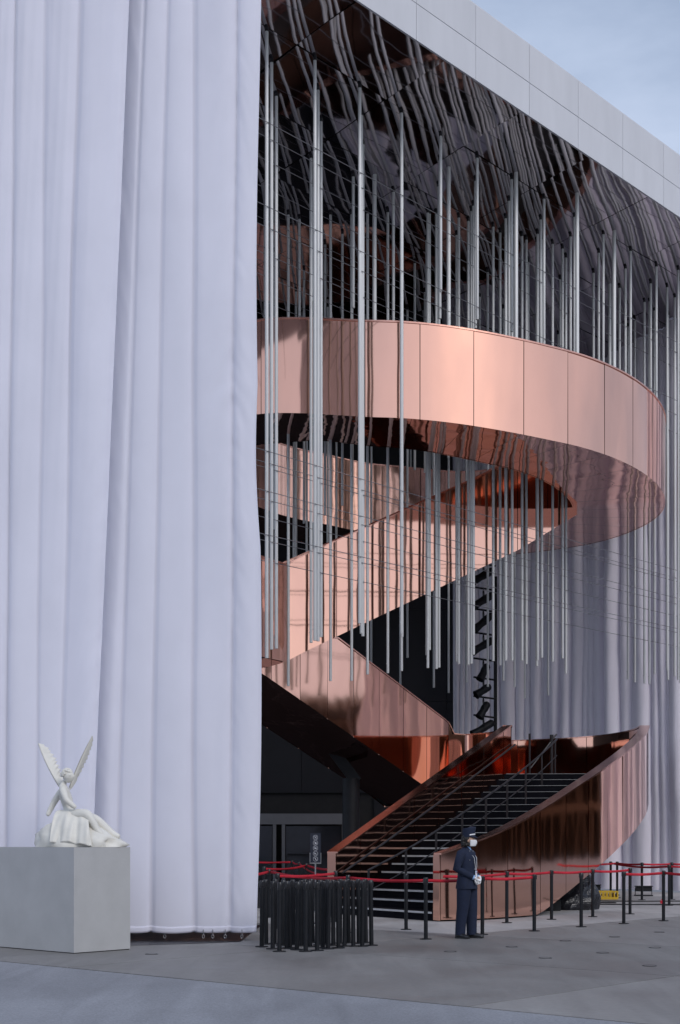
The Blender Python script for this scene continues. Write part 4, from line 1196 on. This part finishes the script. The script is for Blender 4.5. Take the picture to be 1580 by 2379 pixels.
head = padd('head', hd, M_SKIN); head.location = HC; head.rotation_euler = (0, 0, R(22))
e = MB()
for s in (-1, 1): e.ell((0.081, s * 0.03, 0.012), (0.008, 0.013, 0.006), 8, 6)
padd('eyes', e, M_BLACKG, head)
mk = MB(); rows = []
for i in range(9):
    t = i / 8; row = []
    for j in range(13):
        a = R(-80 + 160 * j / 12); z = 0.0 - 0.10 * t
        bulge = 0.03 * math.sin(math.pi * (0.15 + 0.75 * t)) * math.cos(a) ** 1.5
        rad = 0.094 - 0.012 * t + bulge
        row.append((rad * math.cos(a) + 0.006, 0.076 * math.sin(a) * (1 - 0.15 * t), z))
    rows.append(row)
mk.grid(rows, True); mo = padd('face_mask', mk, M_WHITE, head)
ms = mo.modifiers.new('t', 'SOLIDIFY'); ms.thickness = 0.004
hr = MB(); rh = random.Random(9)
def hairfn(p):
    q = p * (1 + 0.10 * noise.noise(p * 30))
    if q.x > 0.03 and q.z < 0.06: q.x = 0.03
    return q
hr.ell((-0.022, 0, 0.005), (0.092, 0.086, 0.115), 22, 16, hairfn)
for k in range(46):
    a = R(rh.uniform(75, 285)); zz = rh.uniform(-0.085, 0.0)
    hr.ell((-0.022 + 0.085 * math.cos(a), 0.08 * math.sin(a), zz), (0.02, 0.02, 0.032), 7, 5)
padd('hair', hr, M_HAIR, head)
cp = MB(); seg = 26
def capring(z, rx, ry, tx): return [(tx + rx * math.cos(2 * math.pi * j / seg), ry * math.sin(2 * math.pi * j / seg), z + 0.055 * math.cos(2 * math.pi * j / seg) * 0.25) for j in range(seg)]
cr2 = [capring(0.045, 0.098, 0.086, 0.0), capring(0.10, 0.099, 0.087, 0.0), capring(0.175, 0.105, 0.092, 0.008), capring(0.19, 0.10, 0.088, 0.008), capring(0.195, 0.03, 0.03, 0.008)]
cp.grid(cr2, True, True); cp.poly(cr2[-1]); cap = padd('cap', cp, M_NAVY, head)
br = MB(); rows = []
for i in range(4):
    t = i / 3; rows.append([((0.094 + 0.055 * t * math.cos(a) ** 0.6) * math.cos(a), (0.085 + 0.012 * t) * math.sin(a), 0.055 - 0.03 * t * math.cos(a)) for a in [R(-75 + 150 * j / 14) for j in range(15)]])
br.grid(rows, True); bo = padd('cap_peak', br, M_NAVY, head); bs = bo.modifiers.new('t', 'SOLIDIFY'); bs.thickness = 0.005
bd_ = MB(); rows = []
for z in (0.066, 0.086): rows.append([(0.101 * math.cos(a) + 0.001, 0.0885 * math.sin(a), z + 0.0138 * math.cos(a)) for a in [R(-82 + 164 * j / 16) for j in range(17)]])
bd_.grid(rows, True); padd('cap_band', bd_, M_WHITE, head)
# jacket
jk = MB()
def ring_(z, cx_, rx, ry): return ((cx_, 0, z), (rx, 0, 0), (0, ry, 0))
loft(jk, [ring_(0.775, -0.005, 0.165, 0.205), ring_(0.82, -0.005, 0.160, 0.202), ring_(0.95, 0.0, 0.142, 0.186), ring_(1.05, 0.0, 0.134, 0.178), ring_(1.15, 0.0, 0.142, 0.186), ring_(1.26, -0.005, 0.142, 0.200), ring_(1.33, -0.012, 0.122, 0.202), ring_(1.375, -0.015, 0.085, 0.15), ring_(1.405, -0.012, 0.065, 0.09), ring_(1.425, -0.01, 0.058, 0.066)], 28)
for s in (-1, 1):
    sh = Vector((-0.015, s * 0.15, 1.34)); el = Vector((-0.075 if s < 0 else -0.045, s * 0.235, 1.09)); wr = Vector((0.135, s * 0.10, 0.955))
    jk.tube([sh + Vector((0, -s * 0.03, 0.0)), sh + Vector((0, s * 0.035, -0.02)), sh.lerp(el, 0.5) + Vector((0, s * 0.012, 0)), el, el.lerp(wr, 0.4), wr], [0.066, 0.076, 0.068, 0.064, 0.058, 0.05], 14)
padd('jacket', jk, M_NAVY)
tr = MB()
for s, fx in ((-1, -0.05), (1, 0.055)):
    y = s * 0.088
    tr.tube([(0.0, s * 0.075, 0.88), (fx * 0.25, y, 0.78), (fx * 0.7, y, 0.48), (fx * 1.0 - 0.015, y, 0.25), (fx * 1.15 - 0.02, y, 0.055)], [(0.115, 0.122), (0.108, 0.116), (0.088, 0.094), (0.078, 0.084), (0.072, 0.08)], 16)
padd('trousers', tr, M_NAVY)
for s, fx, an in ((-1, -0.068, -24), (1, 0.062, 6)):
    shm = MB()
    loft(shm, [((-0.085, 0, 0.045), (0, 0.03, 0), (0, 0, 0.04)), ((-0.06, 0, 0.05), (0, 0.042, 0), (0, 0, 0.048)), ((0.02, 0, 0.052), (0, 0.046, 0), (0, 0, 0.05)), ((0.10, 0, 0.038), (0, 0.05, 0), (0, 0, 0.036)), ((0.165, 0, 0.03), (0, 0.042, 0), (0, 0, 0.027)), ((0.185, 0, 0.027), (0, 0.02, 0), (0, 0, 0.018))], 14)
    shm.box((0.05, 0, 0.011), (0.25, 0.085, 0.022))
    so_ = padd('shoe', shm, M_BLACKG); so_.location = (fx - 0.01, s * 0.09, 0.0); so_.rotation_euler = (0, 0, R(an))
# gloved hands, one folded over the other
def hand(name, base, direct, palm_n, side, curl):
    mb = MB(); base = Vector(base); d = Vector(direct).normalized(); n = Vector(palm_n).normalized(); n = (n - d * n.dot(d)).normalized(); sdx = d.cross(n)
    mb.tube([base - d * 0.03, base, base + d * 0.045, base + d * 0.085], [(0.026, 0.021), (0.034, 0.02), (0.042, 0.02), (0.036, 0.017)], 12)
    for f, (off, ln) in enumerate(((-0.028, 0.068), (-0.0095, 0.076), (0.0095, 0.072), (0.028, 0.056))):
        p0 = base + d * 0.075 + sdx * off; p1 = p0 + (d * math.cos(curl) + n * math.sin(curl)) * ln * 0.5; p2 = p1 + (d * math.cos(curl * 2.2) + n * math.sin(curl * 2.2)) * ln * 0.5
        mb.tube([p0, p1, p2], [0.0105, 0.0095, 0.0075], 8)
    t0 = base + d * 0.02 + sdx * (0.034 * side); t1 = t0 + d * 0.03 + sdx * (0.022 * side) + n * 0.008; t2 = t1 + d * 0.03 + n * 0.012
    mb.tube([t0, t1, t2], [0.014, 0.012, 0.009], 8)
    return padd(name, mb, M_WHITE)
hand('gloved_hand', (0.155, -0.085, 0.945), (0.35, 0.75, -0.55), (-0.8, 0.1, -0.5), -1, 0.55)
hand('gloved_hand', (0.175, 0.075, 0.945), (0.15, -0.72, -0.65), (-0.8, -0.1, -0.5), 1, 0.5)
for s in (-1, 1):
    cf = MB(); wr = Vector((0.135, s * 0.10, 0.955)); cf.tube([wr + Vector((-0.01, s * 0.006, 0.004)), wr + Vector((0.022, -s * 0.013, -0.006))], [0.04, 0.038], 12); padd('shirt_cuff', cf, M_BLUE)
clr = MB(); rows = []
for i in range(5):
    t = i / 4; rows.append([((0.062 + 0.058 * (1 - t) ** 1.3) * math.cos(a) - 0.008, (0.064 + 0.012 * (1 - t)) * math.sin(a) * (0.35 + 0.65 * t), 1.28 + 0.155 * t) for a in [R(-70 + 140 * j / 10) for j in range(11)]])
clr.grid(rows, True); co_ = padd('shirt_collar', clr, M_BLUE)
ly = MB()
for s in (-1, 1):
    pts = [(-0.02, s * 0.066, 1.425), (0.07, s * 0.062, 1.36), (0.137, s * 0.05, 1.25), (0.148, s * 0.03, 1.12), (0.145, s * 0.008, 1.06)]
    for q in range(len(pts) - 1):
        a, b = Vector(pts[q]), Vector(pts[q + 1]); wv = Vector((0, 0.007, 0)); up = Vector((0.006, 0, 0.002))
        ly.quad(a - wv + up, a + wv + up, b + wv + up, b - wv + up)
padd('lanyard', ly, M_WHITE)
bg_ = MB(); bg_.box((0.156, 0.0, 1.0), (0.006, 0.062, 0.105)); bdg = padd('badge', bg_, M_WHITE)
bg_ = MB(); bg_.box((0.160, -0.012, 1.032), (0.003, 0.022, 0.03)); padd('badge_print', bg_, M_BLUE, bdg)
bg_ = MB(); bg_.box((0.160, 0.016, 1.026), (0.003, 0.02, 0.024)); padd('badge_print', bg_, M_BEIGE, bdg)
bt_ = MB()
for z in (1.18, 1.08, 0.98): bt_.ell((0.142, -0.035, z), (0.006, 0.008, 0.008), 8, 5)
bt_.ell((0.105, -0.135, 1.22), (0.005, 0.009, 0.009), 8, 5)
for q in range(3): bt_.ell((0.07 + q * 0.022, -0.16 + q * 0.012, 1.0 - q * 0.018), (0.005, 0.007, 0.007), 8, 5)
padd('buttons', bt_, M_STEEL)

# ------------------------------------------------------------------ timber ring structure curving round the plaza, outside the view (seen in the copper)
tim = empty('timber_structure', (0, 30, 0), 'long curved brown timber frame structure reflected in the copper walls', 'building')
pm = MB(); pm.box((0, 0, 6.2), (0.42, 0.42, 12.4)); pme = pm.mesh('post'); pme.materials.append(M_WOOD)
TC = Vector((0, 30))
def tpt(r, az): return TC + Vector((math.sin(R(az)), math.cos(R(az)))) * r
def tring(name, r0, r1, z0, z1, m):
    mb = MB(); azs = [34 + 2.42 * k for k in range(72)]
    rows = [[(*tpt(r, a), z) for a in azs] for r, z in ((r0, z0), (r1, z0), (r1, z1), (r0, z1), (r0, z0))]
    mb.grid(rows, False); mb.build(name, m, tim)
for ry in range(4):
    for k in range(72):
        az = 34 + 2.42 * k; p = tpt(84 + ry * 4.6, az)
        o = link('post', pme); o.parent = tim; o.location = (p.x, p.y - 30, 0); o.rotation_euler = (0, 0, -R(az))
    for h in (3.6, 7.4, 11.0):
        tring('beam', 83.85 + ry * 4.6, 84.15 + ry * 4.6, h, h + 0.55, M_WOOD)
tring('roof', 82, 101, 12.4, 13.0, M_WOOD)
tring('planted_roof', 82.6, 100, 13.02, 13.25, M_GREEN)
tring('rear_boarding', 100.2, 100.5, 0, 12.3, M_WOOD)
